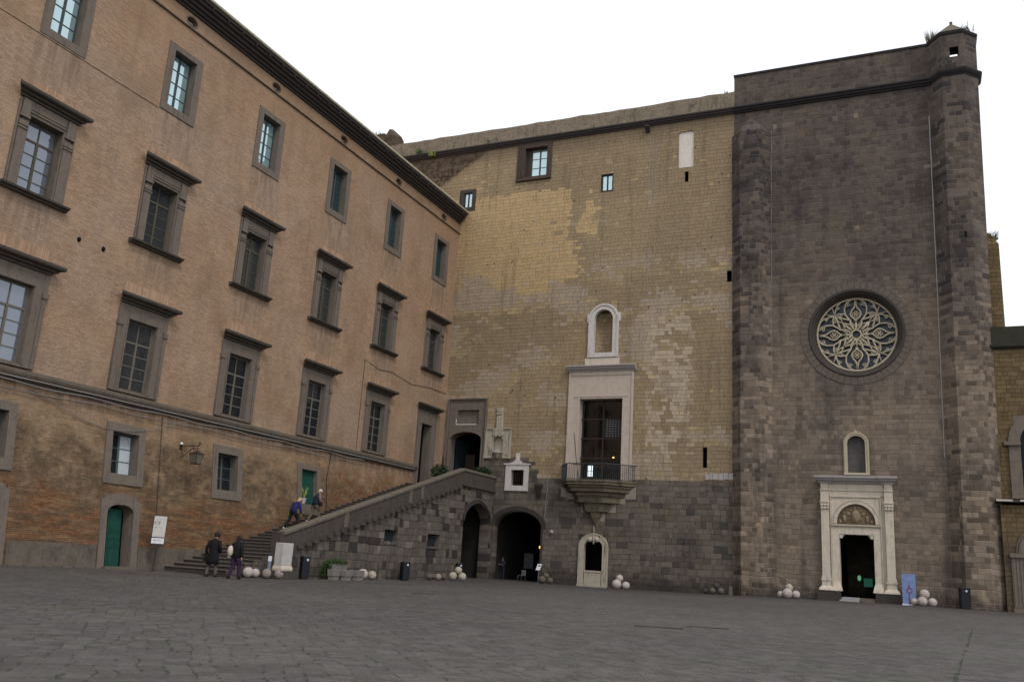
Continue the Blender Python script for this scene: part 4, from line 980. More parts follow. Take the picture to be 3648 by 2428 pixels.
# blind niche above the portal
cxn=-3.68
mb=MB(); P=[(cxn-.70,8.62),(cxn-.70,10.75)]+arc(cxn,10.75,.70,.66,n=16)[1:-1]+[(cxn+.70,10.75),(cxn+.70,8.62)]
mb.band(P,.12,.13,-.14,.3); mb.band([(p[0],p[1]) for p in P],-.02,.08,-.18,-.141); mb.box(cxn-.84,cxn+.84,-.2,.25,8.56,8.72); mb.box(cxn-.08,cxn+.08,-.12,.0,11.5,11.68)
nn=mb.build('blind_niche',M['tracery'],tw,bevel=.01)
mb=MB(); arch_plate(mb,cxn-.74,cxn+.75,8.68,11.32,P[1:-1],.0,.2); mb.build('infill',M['tower'],nn)
mb=MB(); mb.box(cxn-.74,cxn+.75,.32,.38,8.68,11.3); mb.build('painted_panel',stone('faded_fresco',(.095,.085,.085),.4,3,.9,.6),nn)
# marble portal
def sx(z): return -.0*z
PX=-3.86
pt=MB()
surround(pt,PX-2.2,PX+2.38,.6,7.9,PX-1.5,PX+1.5,.6,7.0,-.14,-.004)
# inner frame
surround(pt,PX-1.55,PX+1.55,.9,5.02,PX-1.08,PX+1.10,.9,4.55,-.22,.8)
# tympanum block with arch
ap=arc(PX+.02,5.28,1.22,1.30,n=24)
arch_plate(pt,PX-1.55,PX+1.55,5.22,7.02,[(PX-1.2,5.3)]+[p for p in arc(PX+.02,5.28,1.22,1.30,n=24)][1:-1]+[(PX+1.24,5.3)],-.20,.2)
pt.band(arc(PX+.02,5.25,1.30,1.38,n=24),.05,.14,-.30,-.202)
pt.band(arc(PX+.02,5.25,1.50,1.58,n=24),.02,.04,-.27,-.202)
pt.extr_x([(.1,5.02),(-.24,5.02),(-.34,5.10),(-.36,5.2),(.1,5.215)],PX-1.6,PX+1.6)
pt.box(PX-1.62,PX-1.56,-.28,.1,.9,7.02); pt.box(PX+1.56,PX+1.62,-.28,.1,.9,7.02); pt.box(PX-1.62,PX+1.62,-.28,.1,7.025,7.12)
# entablature
pt.box(PX-1.7,PX+1.85,-.22,.1,7.12,7.45); pt.box(PX-1.7,PX+1.85,-.27,.1,7.452,7.53); pt.box(PX-1.7,PX+1.85,-.20,.1,7.532,7.95)
for s in (-1,1):
    xc=PX+(-1.95 if s<0 else 2.12)
    pt.box(xc-.26,xc+.26,-.40,.1,1.75,6.05)             # shaft
    pt.box(xc-.34,xc+.34,-.48,.1,1.42,1.56); pt.box(xc-.30,xc+.30,-.44,.1,1.56,1.75)
    pt.box(xc-.30,xc+.30,-.44,.1,.95,1.42); 
    pt.loft([[(xc-.48,-.66,.80),(xc+.48,-.66,.80),(xc+.48,.1,.80),(xc-.48,.1,.80)],[(xc-.46,-.62,.92),(xc+.46,-.62,.92),(xc+.46,.1,.92),(xc-.46,.1,.92)],[(xc-.31,-.46,1.10),(xc+.31,-.46,1.10),(xc+.31,.1,1.10),(xc-.31,.1,1.10)]])
    pt.box(xc-.27,xc+.27,-.41,.1,6.05,6.15); pt.loft([[(xc-.25,-.39,6.15),(xc+.25,-.39,6.15),(xc+.25,.1,6.15),(xc-.25,.1,6.15)],[(xc-.31,-.46,6.62),(xc+.31,-.46,6.62),(xc+.31,.1,6.62),(xc-.31,.1,6.62)]])
    for k in range(3):
        for q in range(2): pt.ball((xc-.2+.2*k,-.44,6.26+.2*q),.09,8,6)
    pt.box(xc-.33,xc+.33,-.50,.1,6.63,6.74); pt.box(xc-.27,xc+.27,-.40,.1,6.74,7.45); pt.box(xc-.31,xc+.31,-.45,.1,7.452,7.54); pt.box(xc-.25,xc+.25,-.38,.1,7.542,7.95)
    xj=PX+s*1.30
    pt.loft([[(xj-.34,-.5,.80),(xj+.34,-.5,.80),(xj+.34,.1,.80),(xj-.34,.1,.80)],[(xj-.30,-.44,1.0),(xj+.30,-.44,1.0),(xj+.30,.1,1.0),(xj-.30,.1,1.0)],[(xj-.22,-.30,1.35),(xj+.22,-.30,1.35),(xj+.22,.1,1.35),(xj-.22,.1,1.35)]])
    # door-head consoles
    xk=PX+.01+s*.98; pt.box(xk-.10,xk+.10,-.18,.3,4.28,4.55); xk=PX+.01+s*.84; pt.box(xk-.06,xk+.06,-.16,.3,4.42,4.552)
portal=pt.build('portal',M['marble'],tw,bevel=.012)
pc=MB(); P=[(.1,7.95),(-.30,7.95),(-.34,8.08),(-.55,8.14),(-.6,8.26),(-.74,8.30),(-.76,8.44),(.1,8.54)]
pc.extr_x(P,PX-1.66,PX+1.80)
for xc in (PX-1.95,PX+2.12): pc.loft([[(xc-.28-(-y_*.45 if y_<0 else 0),y_-.12,z_+.003) for y_,z_ in P],[(xc+.28+(-y_*.45 if y_<0 else 0),y_-.12,z_+.003) for y_,z_ in P]])
x=PX-1.5
while x<PX+1.7: pc.box(x,x+.05,-.40,-.3,8.0,8.1); x+=.1
pc.build('cornice',M['greymarble'],portal)
# tympanum relief: figures in low relief under a round head
rl=MB(); rl.box(PX-1.2,PX+1.25,-.05,-.01,5.24,6.6)
for (x,z,r_,sz) in ((0,5.75,.34,1.5),(-.06,6.28,.13,1.2),(.02,6.52,.09,1),(-.28,6.15,.10,1),(.3,6.12,.10,1),(-.2,5.6,.11,1),(.16,5.55,.12,1),(-.72,5.62,.15,2.0),(-.72,5.98,.085,1),(.74,5.62,.15,2.0),(.74,5.98,.085,1),(-1.0,5.42,.12,1.3),(1.02,5.42,.12,1.3),(-.45,5.9,.12,1.4),(.5,5.9,.12,1.4)): rl.ball((PX+x,-.05,z),r_*.9,10,8,sz)
rl.build('tympanum_relief',M['tymp'],portal,smooth=True)
bs=MB(); bs.box(PX-2.55,PX-1.08,-.62,.1,-.2,.80); bs.box(PX+1.10,PX+2.70,-.62,.1,-.2,.80); bs.build('base_block',M['trimdark'],portal,bevel=.02)
mb=MB(); mb.box(PX-1.08,PX+1.10,-.45,.9,-.2,.42); mb.box(PX+.2,PX+1.05,-.85,-.45,-.2,.28); mb.build('threshold',M['coping'],portal)
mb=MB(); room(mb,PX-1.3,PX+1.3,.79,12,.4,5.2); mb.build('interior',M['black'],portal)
mb=MB(); mb.box(PX-.0,PX+.6,7,7.1,1.15,1.75); mb.build('lit_panel',mat_emit('green_light',(.08,.36,.25),.16),portal)
mb=MB(); mb.ball((PX-.3,7,1.75),.13,8,6,1.6); mb.build('lamp',mat_emit('green_glow',(.2,.6,.3),.5),portal)
# brown flank wall behind the turret
fl=MB(); fl.extr_z([(4.6,.9),(6.05,1.0),(6.05,7),(4.6,7)],-.4,24.9); fl.loft([[(4.6,.9,24.9),(6.05,1.0,24.9),(6.05,7,24.9),(4.6,7,24.9)],[(4.6,1.2,26.0),(5.5,1.4,25.9),(5.5,7,25.9),(4.6,7,25.9)]]); fl.build('flank_wall',M['wing'],tw)
mb=MB(); mb.box(-3.5,-3.28,-.01,.02,8.9,15.0) if False else None

# ------------------------------------------------------------------ ARCADED WING (right)
wg=empty('arcaded_wing',(0,YB,0),0,'ochre tufa wing with large arched windows, thin balcony slab and ground arcade at right','building')
mb=MB(); bays=[7.75,12.6,17.4,22.2]
hs=[(b-1.75,b+1.75,7.2,12.6) for b in bays]
wall(mb,4.9,26,7.0,17.3,hs)
mb.quad((26,0,-.5),(26,10,-.5),(26,10,17.3),(26,0,17.3)); mb.quad((4.9,10,-.5),(26,10,-.5),(26,10,17.3),(4.9,10,17.3)); mb.quad((4.9,.1,17.25),(26,.1,17.25),(26,10,17.25),(4.9,10,17.25))
mb.build('wall',M['wing'],wg)
mb=MB(); mb.box(4.85,26,-.12,.6,17.3,18.62); mb.extr_x([(.1,17.1),(-.1,17.1),(-.25,17.25),(-.25,17.4),(.1,17.45)],4.8,26.1); mb.build('parapet',stone('wing_parapet',(.035,.033,.022),.3,1.5,.95),wg)
first=None
for b in bays:
    if first is None:
        mb=MB(); ap=arc(0,10.8,1.5,1.5,n=20)
        arch_plate(mb,-1.76,1.76,7.0,12.62,ap,.0,.02)
        mb.band([(-1.72,7.2),(-1.72,10.8)]+arc(0,10.8,1.72,1.72,n=20)[1:-1]+[(1.72,10.8),(1.72,7.2)],.25,.42,-.16,.5)
        mb.box(-2.4,-1.45,-.34,.1,10.62,10.86); mb.box(1.45,2.4,-.34,.1,10.62,10.86)
        first=mb.build('arched_window',M['trim'],wg,loc=(b,0,0))
        mb=MB(); P=[(-1.5,.4,7.0),(1.5,.4,7.0)]+[(p[0],.4,p[1]) for p in reversed(arc(0,10.8,1.5,1.5,n=20))]; mb.poly(P); mb.build('pane',mat_glass('wing_glass',(.004,.006,.009),.012,rough=.2),first)
        mb=MB(); mb.box(-.04,.04,.34,.38,7,12.3); mb.box(-1.5,1.5,.345,.375,10.76,10.84); mb.box(-1.5,1.5,.345,.375,9.0,9.05); mb.build('glazing_bar',M['trimdark'],first)
    else: dup(first,wg,(b,0,0))
mb=MB(); ab=[7.55,12.4,17.2,22.0]
y0=-.6
X=[4.95]+[v for b in ab for v in (b-1.5,b+1.5)]+[26]
for b in ab: arch_plate(mb,b-2.4,b+2.4 if b<22 else 26,-.4,6.75,arc(b,3.75,1.45,1.35,n=18),y0,.6)
mb.box(4.85,ab[0]-2.4,y0,.6,-.4,6.75)
mb.build('arcade_wall',M['wing'],wg)
mb=MB()
for b in ab:
    mb.band(arc(b,3.75,1.62,1.5,n=18),.10,.26,y0-.12,y0+.02); mb.band(arc(b,3.75,1.95,1.85,n=18),.03,.06,y0-.07,y0+.02)
    for s in (-1,1):
        a,c_=sorted((b+s*1.48,b+s*2.32)); mb.box(a,c_,y0-.10,y0+.02,-.2,3.5); mb.box(a-.06,c_+.06,y0-.24,y0+.02,3.5,3.75)
        for k in range(4): xx=a+.08+k*.2; mb.box(xx,xx+.1,y0-.14,y0-.1,.5,3.3)
        mb.box(a-.05,c_+.05,y0-.2,y0+.02,-.2,.4)
mb.build('arcade_pilaster',M['trim'],wg)
mb=MB(); mb.box(4.6,26,-1.0,.0,6.9,7.05); mb.build('balcony',M['trimdark'],wg); 
mb=MB()
for a,b in ((4.62,5.55),(5.95,9.0),(9.2,13.0),(13.2,26)): mb.box(a,b,-1.03,-1.003,6.96,7.06)
mb.build('slab_edge',M['marblew'],wg)
mb=MB(); mb.quad((5,8,-.4),(26,8,-.4),(26,8,6.9),(5,8,6.9)); mb.quad((5,-.5,6.8),(26,-.5,6.8),(26,8,6.8),(5,8,6.8)); mb.quad((6.0,0.6,-.4),(6.0,8,-.4),(6.0,8,6.9),(6.0,.6,6.9)); mb.build('interior',M['black'],wg)

# ------------------------------------------------------------------ OUTER STAIRCASE
SX=-31.2
st=empty('outer_staircase',(SX,0,0),R(90),'grey stone outer staircase with solid sloping parapet and pointed arch beneath its landing','staircase')
def zs_(x): return max(0,min(6.84,.274*(x-35.4)))
steps=[(35.75+(i-1)*.657,.18*i) for i in range(1,39)]
mb=MB(); mt=MB()
for i,(x,z) in enumerate(steps):
    xe=steps[i+1][0] if i<37 else 61.0
    y_=0.0 if x<39.9 else .30
    if i<3: y_=-.0
    mb.box(x,xe,y_+.02,5.0,z-.45 if i>2 else -.4,z-.05)
    mt.box(x-.04,xe+.02,y_,5.0,z-.048,z+rnd.uniform(-.006,.006))
mb.box(60.8,66,.3,5.0,6.2,6.80); mt.box(61.02,66,.3,5.0,6.80,6.84)
mb.build('risers',M['stepstone'],st,bevel=.01); mt.build('treads',M['steptread'],st,bevel=.012)
# side wall
AR=(60.84,65.5)
mb=MB(); sw=[(48.9+1.1,51.65,2.25,2.92),(55.65,57.4,2.15,2.95)]
sw=[(50.0,51.65,2.22,2.95),(55.65,57.4,2.12,2.97)]
xb=[35.8]+[s[0] for s in steps if s[0]>36]+[60.8]
for a,b in zip(xb[:-1],xb[1:]):
    zt=zs_(a)+.1
    wall(mb,a,b,-.6,zt,[h for h in sw if not(h[1]<=a or h[0]>=b)]) if False else None
# grid: columns with common breaks
allx=sorted(set([s[0] for s in steps]+[60.55]+[h for H_ in sw for h in H_[:2]]))
for a,b in zip(allx[:-1],allx[1:]):
    cxm=(a+b)/2
    if cxm>60.84: continue
    zt=zs_(a)+.06; hz=[h for h in sw if h[0]<cxm<h[1]]
    Z=[-.6]+([hz[0][2],hz[0][3]] if hz else [])+[zt]
    for k in range(len(Z)-1):
        if hz and k==1: continue
        mb.quad((a,0,Z[k]),(b,0,Z[k]),(b,0,Z[k+1]),(a,0,Z[k+1]))
# part with the pointed arch
ca=63.15; pts=[]
for k in range(13): t=k/12; pts.append((60.86+(ca-60.86)*math.sin(R(90*t))**1.15*1.0, 4.3+1.35*(1-math.cos(R(90*t)))**.62 if False else 4.3+1.35*math.sin(R(90*t*.98+1.0))))
pts=[(60.9+(ca-60.9)*(1-math.cos(R(78*k/12)))/(1-math.cos(R(78))),4.2+1.45*math.sin(R(78*k/12))/math.sin(R(78))) for k in range(13)]
pts=pts+[(2*ca-p[0],p[1]) for p in reversed(pts[:-1])]
arch_plate(mb,60.55,66.0,-.6,6.9,pts,0,.8)
mb.build('side_wall',M['stairwall'],st)
mb=MB(); mb.band(pts,-.04,.14,-.14,.05); mb.band([(p[0],p[1]+.05) for p in pts],-.22,.26,-.08,.03); mb.build('arch_moulding',M['trimdark'],st)
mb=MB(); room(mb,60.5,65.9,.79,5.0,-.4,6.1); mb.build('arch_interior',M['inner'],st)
for a,b,c,d_ in sw:
    mb=MB(); room(mb,a,b,0,.8,c,d_); mb.box(a-.05,b+.05,-.05,.3,c-.18,c)
    w=mb.build('barred_opening',M['stairwall'],st)
    mb=MB()
    for k in range(1,9): xk=a+(b-a)*k/9; mb.box(xk-.014,xk+.014,.25,.28,c,d_)
    for k in range(1,5): zk=c+(d_-c)*k/5; mb.box(a,b,.285,.3,zk-.014,zk+.014)
    mb.build('grille',M['teal'],w); mb=MB(); mb.quad((a,.42,c),(b,.42,c),(b,.42,d_),(a,.42,d_)); mb.build('dark_back',M['black'],w)
# parapet
def ztop(x): return 2.26+(8.0-2.26)*(x-39.98)/(60.4-39.98) if x<60.4 else 8.0
mb=MB()
xs_=[39.9]+[s[0] for s in steps if s[0]>40.2 and s[0]<60.4]+[60.4,66.0]
for a,b in zip(xs_[:-1],xs_[1:]):
    za=(zs_(a)-.08) if a<60 else 6.75
    mb.loft([[(a,-.06,za),(a,.36,za),(a,.36,ztop(a)-.14),(a,-.06,ztop(a)-.14)],[(b,-.06,za),(b,.36,za),(b,.36,ztop(b)-.14),(b,-.06,ztop(b)-.14)]])
    if a<60: mb.box(a-.03,a+.46,-.26,-.062,za-.04,za+.13)
mb.extr_x([(-.062,6.72),(-.16,6.75),(-.17,6.86),(-.062,6.9)],60.3,66)
mb.box(39.5,39.9,-.08,.5,.9,2.2)
pp=mb.build('parapet',M['parapet'],st)
mb=MB()
for a,b in ((39.8,60.4),(60.4,66.0)):
    A_,B_=ztop(a),ztop(b); mb.loft([[(a,-.13,A_-.14),(a,.44,A_-.14),(a,.44,A_),(a,.36,A_+.06),(a,-.05,A_+.06),(a,-.13,A_)],[(b,-.13,B_-.14),(b,.44,B_-.14),(b,.44,B_),(b,.36,B_+.06),(b,-.05,B_+.06),(b,-.13,B_)]])
mb.build('coping',M['coping'],pp)
mb=MB()
for x in (45.3,52.6,54.1):
    mb=MB(); mb.loft([[(x,-.085,zs_(x)+.1),(x+.4,-.085,zs_(x)+.1),(x+.4,-.085,ztop(x+.4)-.15),(x,-.085,ztop(x)-.15)],[(x,-.05,zs_(x)+.1),(x+.4,-.05,zs_(x)+.1),(x+.4,-.05,ztop(x+.4)-.15),(x,-.05,ztop(x)-.15)]]); mb.build('pilaster_strip',M['coping'],pp)
# plinth under the marble block
mb=MB(); mb.box(38.4,39.9,-1.25,-.01,-.5,.24); mb.box(38.0,39.5,-.9,.3,-.5,.235) if False else None; mb.build('foot_block',M['parapet'],st,bevel=.02)

# ------------------------------------------------------------------ ruined turret on the far roof
mb=MB(); mb.extr_z([(-46.6,2.0),(-45.45,1.6),(-44.9,2.4),(-45.2,3.4),(-46.6,3.6)],37.8,41.5)
mb.loft([[(-46.6,2.0,41.5),(-45.45,1.6,41.5),(-44.9,2.4,41.5),(-45.2,3.4,41.5),(-46.6,3.6,41.5)],[(-46.5,2.5,42.3),(-46.3,2.3,42.5),(-46.0,2.5,42.5),(-46.1,2.9,42.5),(-46.5,3.0,42.4)]])
mb.box(-48.9,-46.5,2.0,3.4,37.8,41.6); mb.box(-48.4,-46.7,2.1,3.2,41.5,42.0)
o=mb.build('ruined_turret',M['hall'],None,loc=(0,YB,0)); tag(o,'crumbling pale stone turret stump rising behind the palace eave','turret')

# ------------------------------------------------------------------ plants
def blades(mb,x,y,z,n,h,sp,lean=.5,w=.02):
    for _ in range(n):
        a=rnd.uniform(0,2*math.pi); px,py=x+rnd.uniform(-sp,sp),y+rnd.uniform(-sp,sp)*.6; hh=h*rnd.uniform(.5,1.1); lx,ly=math.cos(a)*hh*lean*rnd.random(),math.sin(a)*hh*lean*rnd.random()
        c_,s_=math.cos(a+1.5)*w,math.sin(a+1.5)*w
        mb.quad((px-c_,py-s_,z),(px+c_,py+s_,z),(px+lx*.5+c_*.7,py+ly*.5+s_*.7,z+hh*.6),(px+lx*.5-c_*.7,py+ly*.5-s_*.7,z+hh*.6)); mb.poly([(px+lx*.5-c_*.7,py+ly*.5-s_*.7,z+hh*.6),(px+lx*.5+c_*.7,py+ly*.5+s_*.7,z+hh*.6),(px+lx,py+ly,z+hh)])
def leaves(mb,c,rad,n,s=.05):
    for _ in range(n):
        d=Vector((rnd.gauss(0,1),rnd.gauss(0,1),rnd.gauss(0,1))).normalized()*rnd.random()**.4
        p=Vector(c)+Vector((d.x*rad[0],d.y*rad[1],d.z*rad[2])); a=Vector((rnd.uniform(-1,1),rnd.uniform(-1,1),rnd.uniform(-.6,.6))).normalized(); b=a.cross(Vector((rnd.uniform(-1,1),rnd.uniform(-1,1),rnd.uniform(-1,1)))).normalized()
        s_=s*rnd.uniform(.6,1.4); mb.poly([p-a*s_,p+b*s_*.45,p+a*s_,p-b*s_*.45])
for (x,y,z,n,h,sp,mat,lab) in ((2.55,66.1,40.9,90,1.0,.35,'straw','dry pale grass growing on the left edge of the turret roof'),(4.9,65.9,41.2,60,.55,.5,'leafd','dark weeds sprouting on the right slope of the turret roof'),
    (5.8,67.3,25.3,50,.8,.25,'straw','tuft of grass on the broken ledge right of the dark turret'),(-47.6,68.3,41.9,90,.45,.7,'straw','yellowish grass on top of the crumbling turret stump'),
    (-12.6,66.2,39.3,20,.4,.2,'straw','small tuft where tufa parapet meets the dark chapel front'),(-39.6,65.75,37.4,90,.7,.4,'leafy','yellow green weed clump hanging from the left end of the cornice'),
    (-41.0,65.7,37.9,60,.5,.35,'leaf','small green weed on the far left cornice above the clump'),(-33.4,65.6,37.95,40,.25,.6,'leafd','low green weeds on the tufa cornice left of the big window')):
    mb=MB(); blades(mb,0,0,0,n,h,sp,.6,.022); o=mb.build('weed_tuft',M[mat],None,loc=(x,y,z)); tag(o,lab,'weed','weeds on the roof edges')
# potted shrubs on the landing and plant by the green door
def potted(name,loc,potmat,leafmat,fr,n,lab,blade=False,h=.45,scale=1):
    t=empty(name,loc,0,lab,'plant'); mb=MB(); mb.lathe([(.15*scale,0),(.22*scale,h),(.24*scale,h),(.24*scale,h+.05),(.19*scale,h+.05),(.18*scale,h-.02)],n=16); mb.build('pot',M[potmat],t)
    mb=MB()
    if blade:
        for k in range(16):
            a=rnd.uniform(0,6.28); l=rnd.uniform(.5,.85); pts=[(math.cos(a)*l*.35*q**1.5,math.sin(a)*l*.35*q**1.5,h+l*(q-.28*q*q*(k%2))) for q in (0,.3,.6,.85,1)]
            mb.tube(pts,[.03,.04,.035,.02,.004],4)
    else: leaves(mb,(0,0,h+fr[2]*.8),fr,n,.09)
    mb.build('foliage',M[leafmat],t); return t
potted('potted_shrub',(-34.6,62.9,6.84),'trimdark','leafd',(.75,.95,.62),900,'dark leafy potted shrub on the landing left of the stair portal',h=.7)
potted('potted_shrub',(-32.1,65.3,6.84),'trimdark','leafd',(.85,.5,.55),900,'dark leafy potted shrub on the landing right of the stair portal',h=.95)
potted('potted_plant',(XL+.45,47.28,4.2),'potwhite','leafy',(0,0,0),0,'yellow green spiky plant in white pot before the small green door',True,h=.32,scale=.8)

# ------------------------------------------------------------------ stone balls
BALLS=[
('A',-30.90,37.00,.263,'ballw',0,'large smooth white stone ball at the foot of the stairs, leftmost of four'),
('A',-30.98,37.66,.226,'ballw',0,'veined pale stone ball half hidden behind the large white one by the stairs'),
('A',-30.54,38.00,.240,'ballg',0,'grey brown stone ball in front of the thin blue post'),
('A',-30.15,38.50,.237,'ballg',0,'pitted brownish stone ball below the marble pedestal'),
('P',-31.55,48.00,.264,'ballw',0,'pale stone ball mostly hidden behind the planters, leftmost of three'),
('P',-30.79,47.30,.313,'ballw',0,'largest pale stone ball at the right end of the planters'),
('P',-30.55,47.95,.272,'bally',0,'yellowish stone ball, rightmost beside the planters'),
('5',-30.20,54.50,.211,'balld',0,'dark mottled stone ball at the left end of the row after the second bin'),
('5',-30.36,55.30,.196,'balld',0,'small brown stone ball, second of the dark row under the stair wall'),
('5',-29.68,54.80,.220,'ballg',0,'grey stone ball, third and lightest of the dark row'),
('5',-29.82,55.80,.214,'balld',0,'dark olive stone ball at the right end of the dark row'),
('4',-29.35,56.30,.275,'bally',0,'white stone ball at bottom left of the pile before the pointed arch'),
('4',-28.73,56.50,.275,'bally',0,'white stone ball at bottom right of the pile before the pointed arch'),
('4',-29.11,56.60,.258,'bally',.62,'white stone ball on top of the pile before the pointed arch'),
('6',-25.93,64.20,.281,'balld',0,'brown stone ball at bottom left of the pile right of the round archway'),
('6',-25.37,64.40,.244,'balld',0,'brown stone ball at bottom right of the pile right of the round archway'),
('6',-25.70,64.40,.235,'balld',.53,'brown stone ball on top of the pile right of the round archway'),
('7',-19.86,63.40,.343,'ballw',0,'big white stone ball at bottom left of the pile right of the fountain niche'),
('7',-19.26,63.70,.283,'ballw',0,'white stone ball at bottom right of the pile right of the fountain niche'),
('7',-19.71,63.60,.254,'ballw',.71,'small white stone ball on top of the pile right of the fountain niche'),
('8',-13.28,64.60,.235,'balld',0,'brown stone ball at bottom left of the pile by the buttress foot'),
('8',-12.70,64.60,.242,'balld',0,'brown stone ball at bottom right of the pile by the buttress foot'),
('8',-13.02,64.70,.235,'ballk',.60,'darkest stone ball on top of the pile by the buttress foot'),
('8',-13.89,65.20,.185,'ballk',.0,'small blackish stone ball apart on the left of the buttress pile'),
('9',-8.20,64.20,.324,'ballw',0,'largest white stone ball at the front of the pile left of the portal'),
('9',-7.68,64.50,.268,'ballw',0,'white stone ball at the right of the pile left of the portal'),
('9',-8.72,64.9,.229,'ballw',0,'white stone ball at the left edge of the pile left of the portal'),
('9',-8.14,64.60,.261,'bally',.80,'dull white stone ball on top of the pile left of the portal'),
('10',.03,64.00,.298,'ballw',0,'white stone ball at the centre front of the pile beside the blue banner'),
('10',.61,64.30,.271,'ballw',0,'white stone ball at the right of the pile beside the blue banner'),
('10',-.42,64.45,.228,'ballw',0,'white stone ball at the left of the pile, before the blue banner'),
('10',.17,64.40,.300,'ballw',.94,'white stone ball on top of the pile beside the blue banner')]
GRP={'A':'stone balls at the stair foot','P':'stone balls by the planters','5':'row of dark stone balls','4':'pile of stone balls before the pointed arch','6':'pile of brown stone balls','7':'pile of stone balls by the fountain','8':'pile of dark stone balls','9':'pile of stone balls left of the portal','10':'pile of stone balls by the banner'}
for g_,x,y,r_,m_,zc,lab in BALLS:
    mb=MB(); mb.ball((0,0,0),r_,24,16,rnd.uniform(.96,1.02),.008)
    z=zc if zc else zg(x,y)+r_+.01
    o=mb.build('stone_ball',M[m_],None,True,loc=(x,y,z)); tag(o,lab,'stone ball',GRP[g_])

# ------------------------------------------------------------------ planters
def planter(x,y,lab,z=None,legs=True,L=.86):
    t=empty('planter',(x,y,zg(x,y) if z is None else z),R(96),lab,'planter','concrete planters under the stair wall')
    mb=MB(); h0=.2 if legs else 0
    o_=[(-L/2,-.2),(L/2,-.2),(L/2,.2),(-L/2,.2)]
    def rg(s,z): return [(a*s,b*s*1.0,z) for a,b in o_]
    mb.loft([rg(.93,h0),rg(1,h0+.36),rg(.88,h0+.36),rg(.86,h0+.27)])
    mb.build('trough',M['concrete'],t,bevel=.012)
    if legs:
        mb=MB(); mb.box(-.36,.36,-.15,.15,-.03,.2); mb.build('foot',M['concrete'],t)
    mb=MB(); mb.box(-L*.42,L*.42,-.16,.16,h0+.25,h0+.30); mb.build('soil',M['black'],t); return t
planter(-30.35,43.65,'stained concrete planter at the left front, under trailing greenery')
planter(-30.25,44.75,'plain concrete planter in the middle of the front row')
planter(-30.15,45.85,'concrete planter at the right end of the front row')
planter(-30.85,44.6,'raised concrete planter behind the front row, full of ivy',z=.12,L=1.9)
mb=MB(); leaves(mb,(-30.8,44.4,.78),(.3,1.2,.16),900,.05); leaves(mb,(-30.75,43.5,.5),(.28,.35,.36),600,.05); leaves(mb,(-30.65,43.05,.25),(.16,.14,.4),350,.045)
o=mb.build('ivy',M['leaf']); tag(o,'bright green ivy spilling over the left end of the planters','plant')

# ------------------------------------------------------------------ litter bins
def bin_(x,y,rz,lab,h=1.22,w=.46):
    t=empty('litter_bin',(x,y,zg(x,y)),rz,lab,'litter bin','black litter bins')
    mb=MB(); mb.loft([[(a*w/2*(1-.06*k),b*w/2*(1-.06*k),z) for a,b in ((-1,-.8),(-.8,-1),(.8,-1),(1,-.8),(1,.8),(.8,1),(-.8,1),(-1,.8))] for k,z in ((1,.04),(0,h*.93))]); mb.build('body',M['bin'],t)
    mb=MB(); mb.loft([[(a*w*.52*s,b*w*.52*s,z) for a,b in ((-1,-.8),(-.8,-1),(.8,-1),(1,-.8),(1,.8),(.8,1),(-.8,1),(-1,.8))] for s,z in ((1,h*.93),(1,h*.965),(.86,h*1.0))]); mb.build('lid',M['bin'],t)
    mb=MB(); mb.box(.02,.12,-w/2-.012,-w/2+.01,h*.80,h*.89); mb.build('notice',M['white'],t)
    mb=MB(); mb.box(-w*.3,w*.3,-w*.3,w*.3,0,.05); mb.build('foot',M['bin'],t); return t
bin_(-30.45,41.0,R(55),'black litter bin beside the marble pedestal'); bin_(-30.45,51.65,R(55),'black litter bin halfway along the stair wall',1.16,.52)
bin_(-30.9,60.2,R(40),'black litter bin behind the white balls at the pointed arch',1.12,.46); bin_(2.45,64.5,R(8),'black litter bin at the foot of the corner turret',1.3,.62)
# marble pedestal
t=empty('marble_pedestal',(-30.37,39.0,.24),R(0),'white marble pedestal block with moulded foot beside the stair parapet','pedestal')
mb=MB(); mb.loft([[(-.32,-.45,0),(.32,-.45,0),(.32,.45,0),(-.32,.45,0)],[(-.33,-.46,.12),(.33,-.46,.12),(.33,.46,.12),(-.33,.46,.12)],[(-.27,-.4,.28),(.27,-.4,.28),(.27,.4,.28),(-.27,.4,.28)]]); mb.build('foot',M['marble'],t,bevel=.02)
mb=MB(); mb.box(-.27,.27,-.40,.40,.28,1.42); mb.build('shaft',mat_marble('pedestal_marble',(.46,.43,.42),amt=.25),t,bevel=.02)
# thin blue post
t=empty('sign_post',(-30.62,38.25,-.02),R(30),'thin pale blue post with white top beside the pedestal','post'); mb=MB(); mb.box(-.08,.08,-.03,.03,-.2,.72); mb.build('post',M['bluepost'],t); mb=MB(); mb.box(-.085,.085,-.035,.035,.72,.98); mb.build('panel',M['white'],t)
for z in (.1,.3,.5):
    pass
# information sign
t=empty('information_sign',(-34.55,34.35,0),R(48),'dark framed information sign with cream and white panels by the brick wall','sign')
mb=MB(); mb.tube([(0,.03,-.05),(0,.03,1.15)],.045,8); mb.lathe([(.12,0),(.06,.1)],(0,.03,0),10); mb.build('post',M['trimdark'],t)
mb=MB(); mb.box(-.33,.33,0,.07,1.18,2.62); mb.loft([[(-.3,0,1.18),(.3,0,1.18),(.3,.07,1.18),(-.3,.07,1.18)],[(-.06,0,1.08),(.06,0,1.08),(.06,.07,1.08),(-.06,.07,1.08)]]); mb.build('frame',flat('dark_frame',(.03,.025,.028),.5),t)
mb=MB(); mb.box(-.295,.295,-.008,.0,1.56,2.58)
m_=mb.build('map_panel',M['cream'],t)
def strokes(rects,name,mat,parent):
    mb=MB()
    for a,b,c,d_ in rects: mb.box(a,b,-.014,-.0085,c,d_)
    return mb.build(name,mat,parent)
ink=flat('ink',(.12,.11,.11),.8)
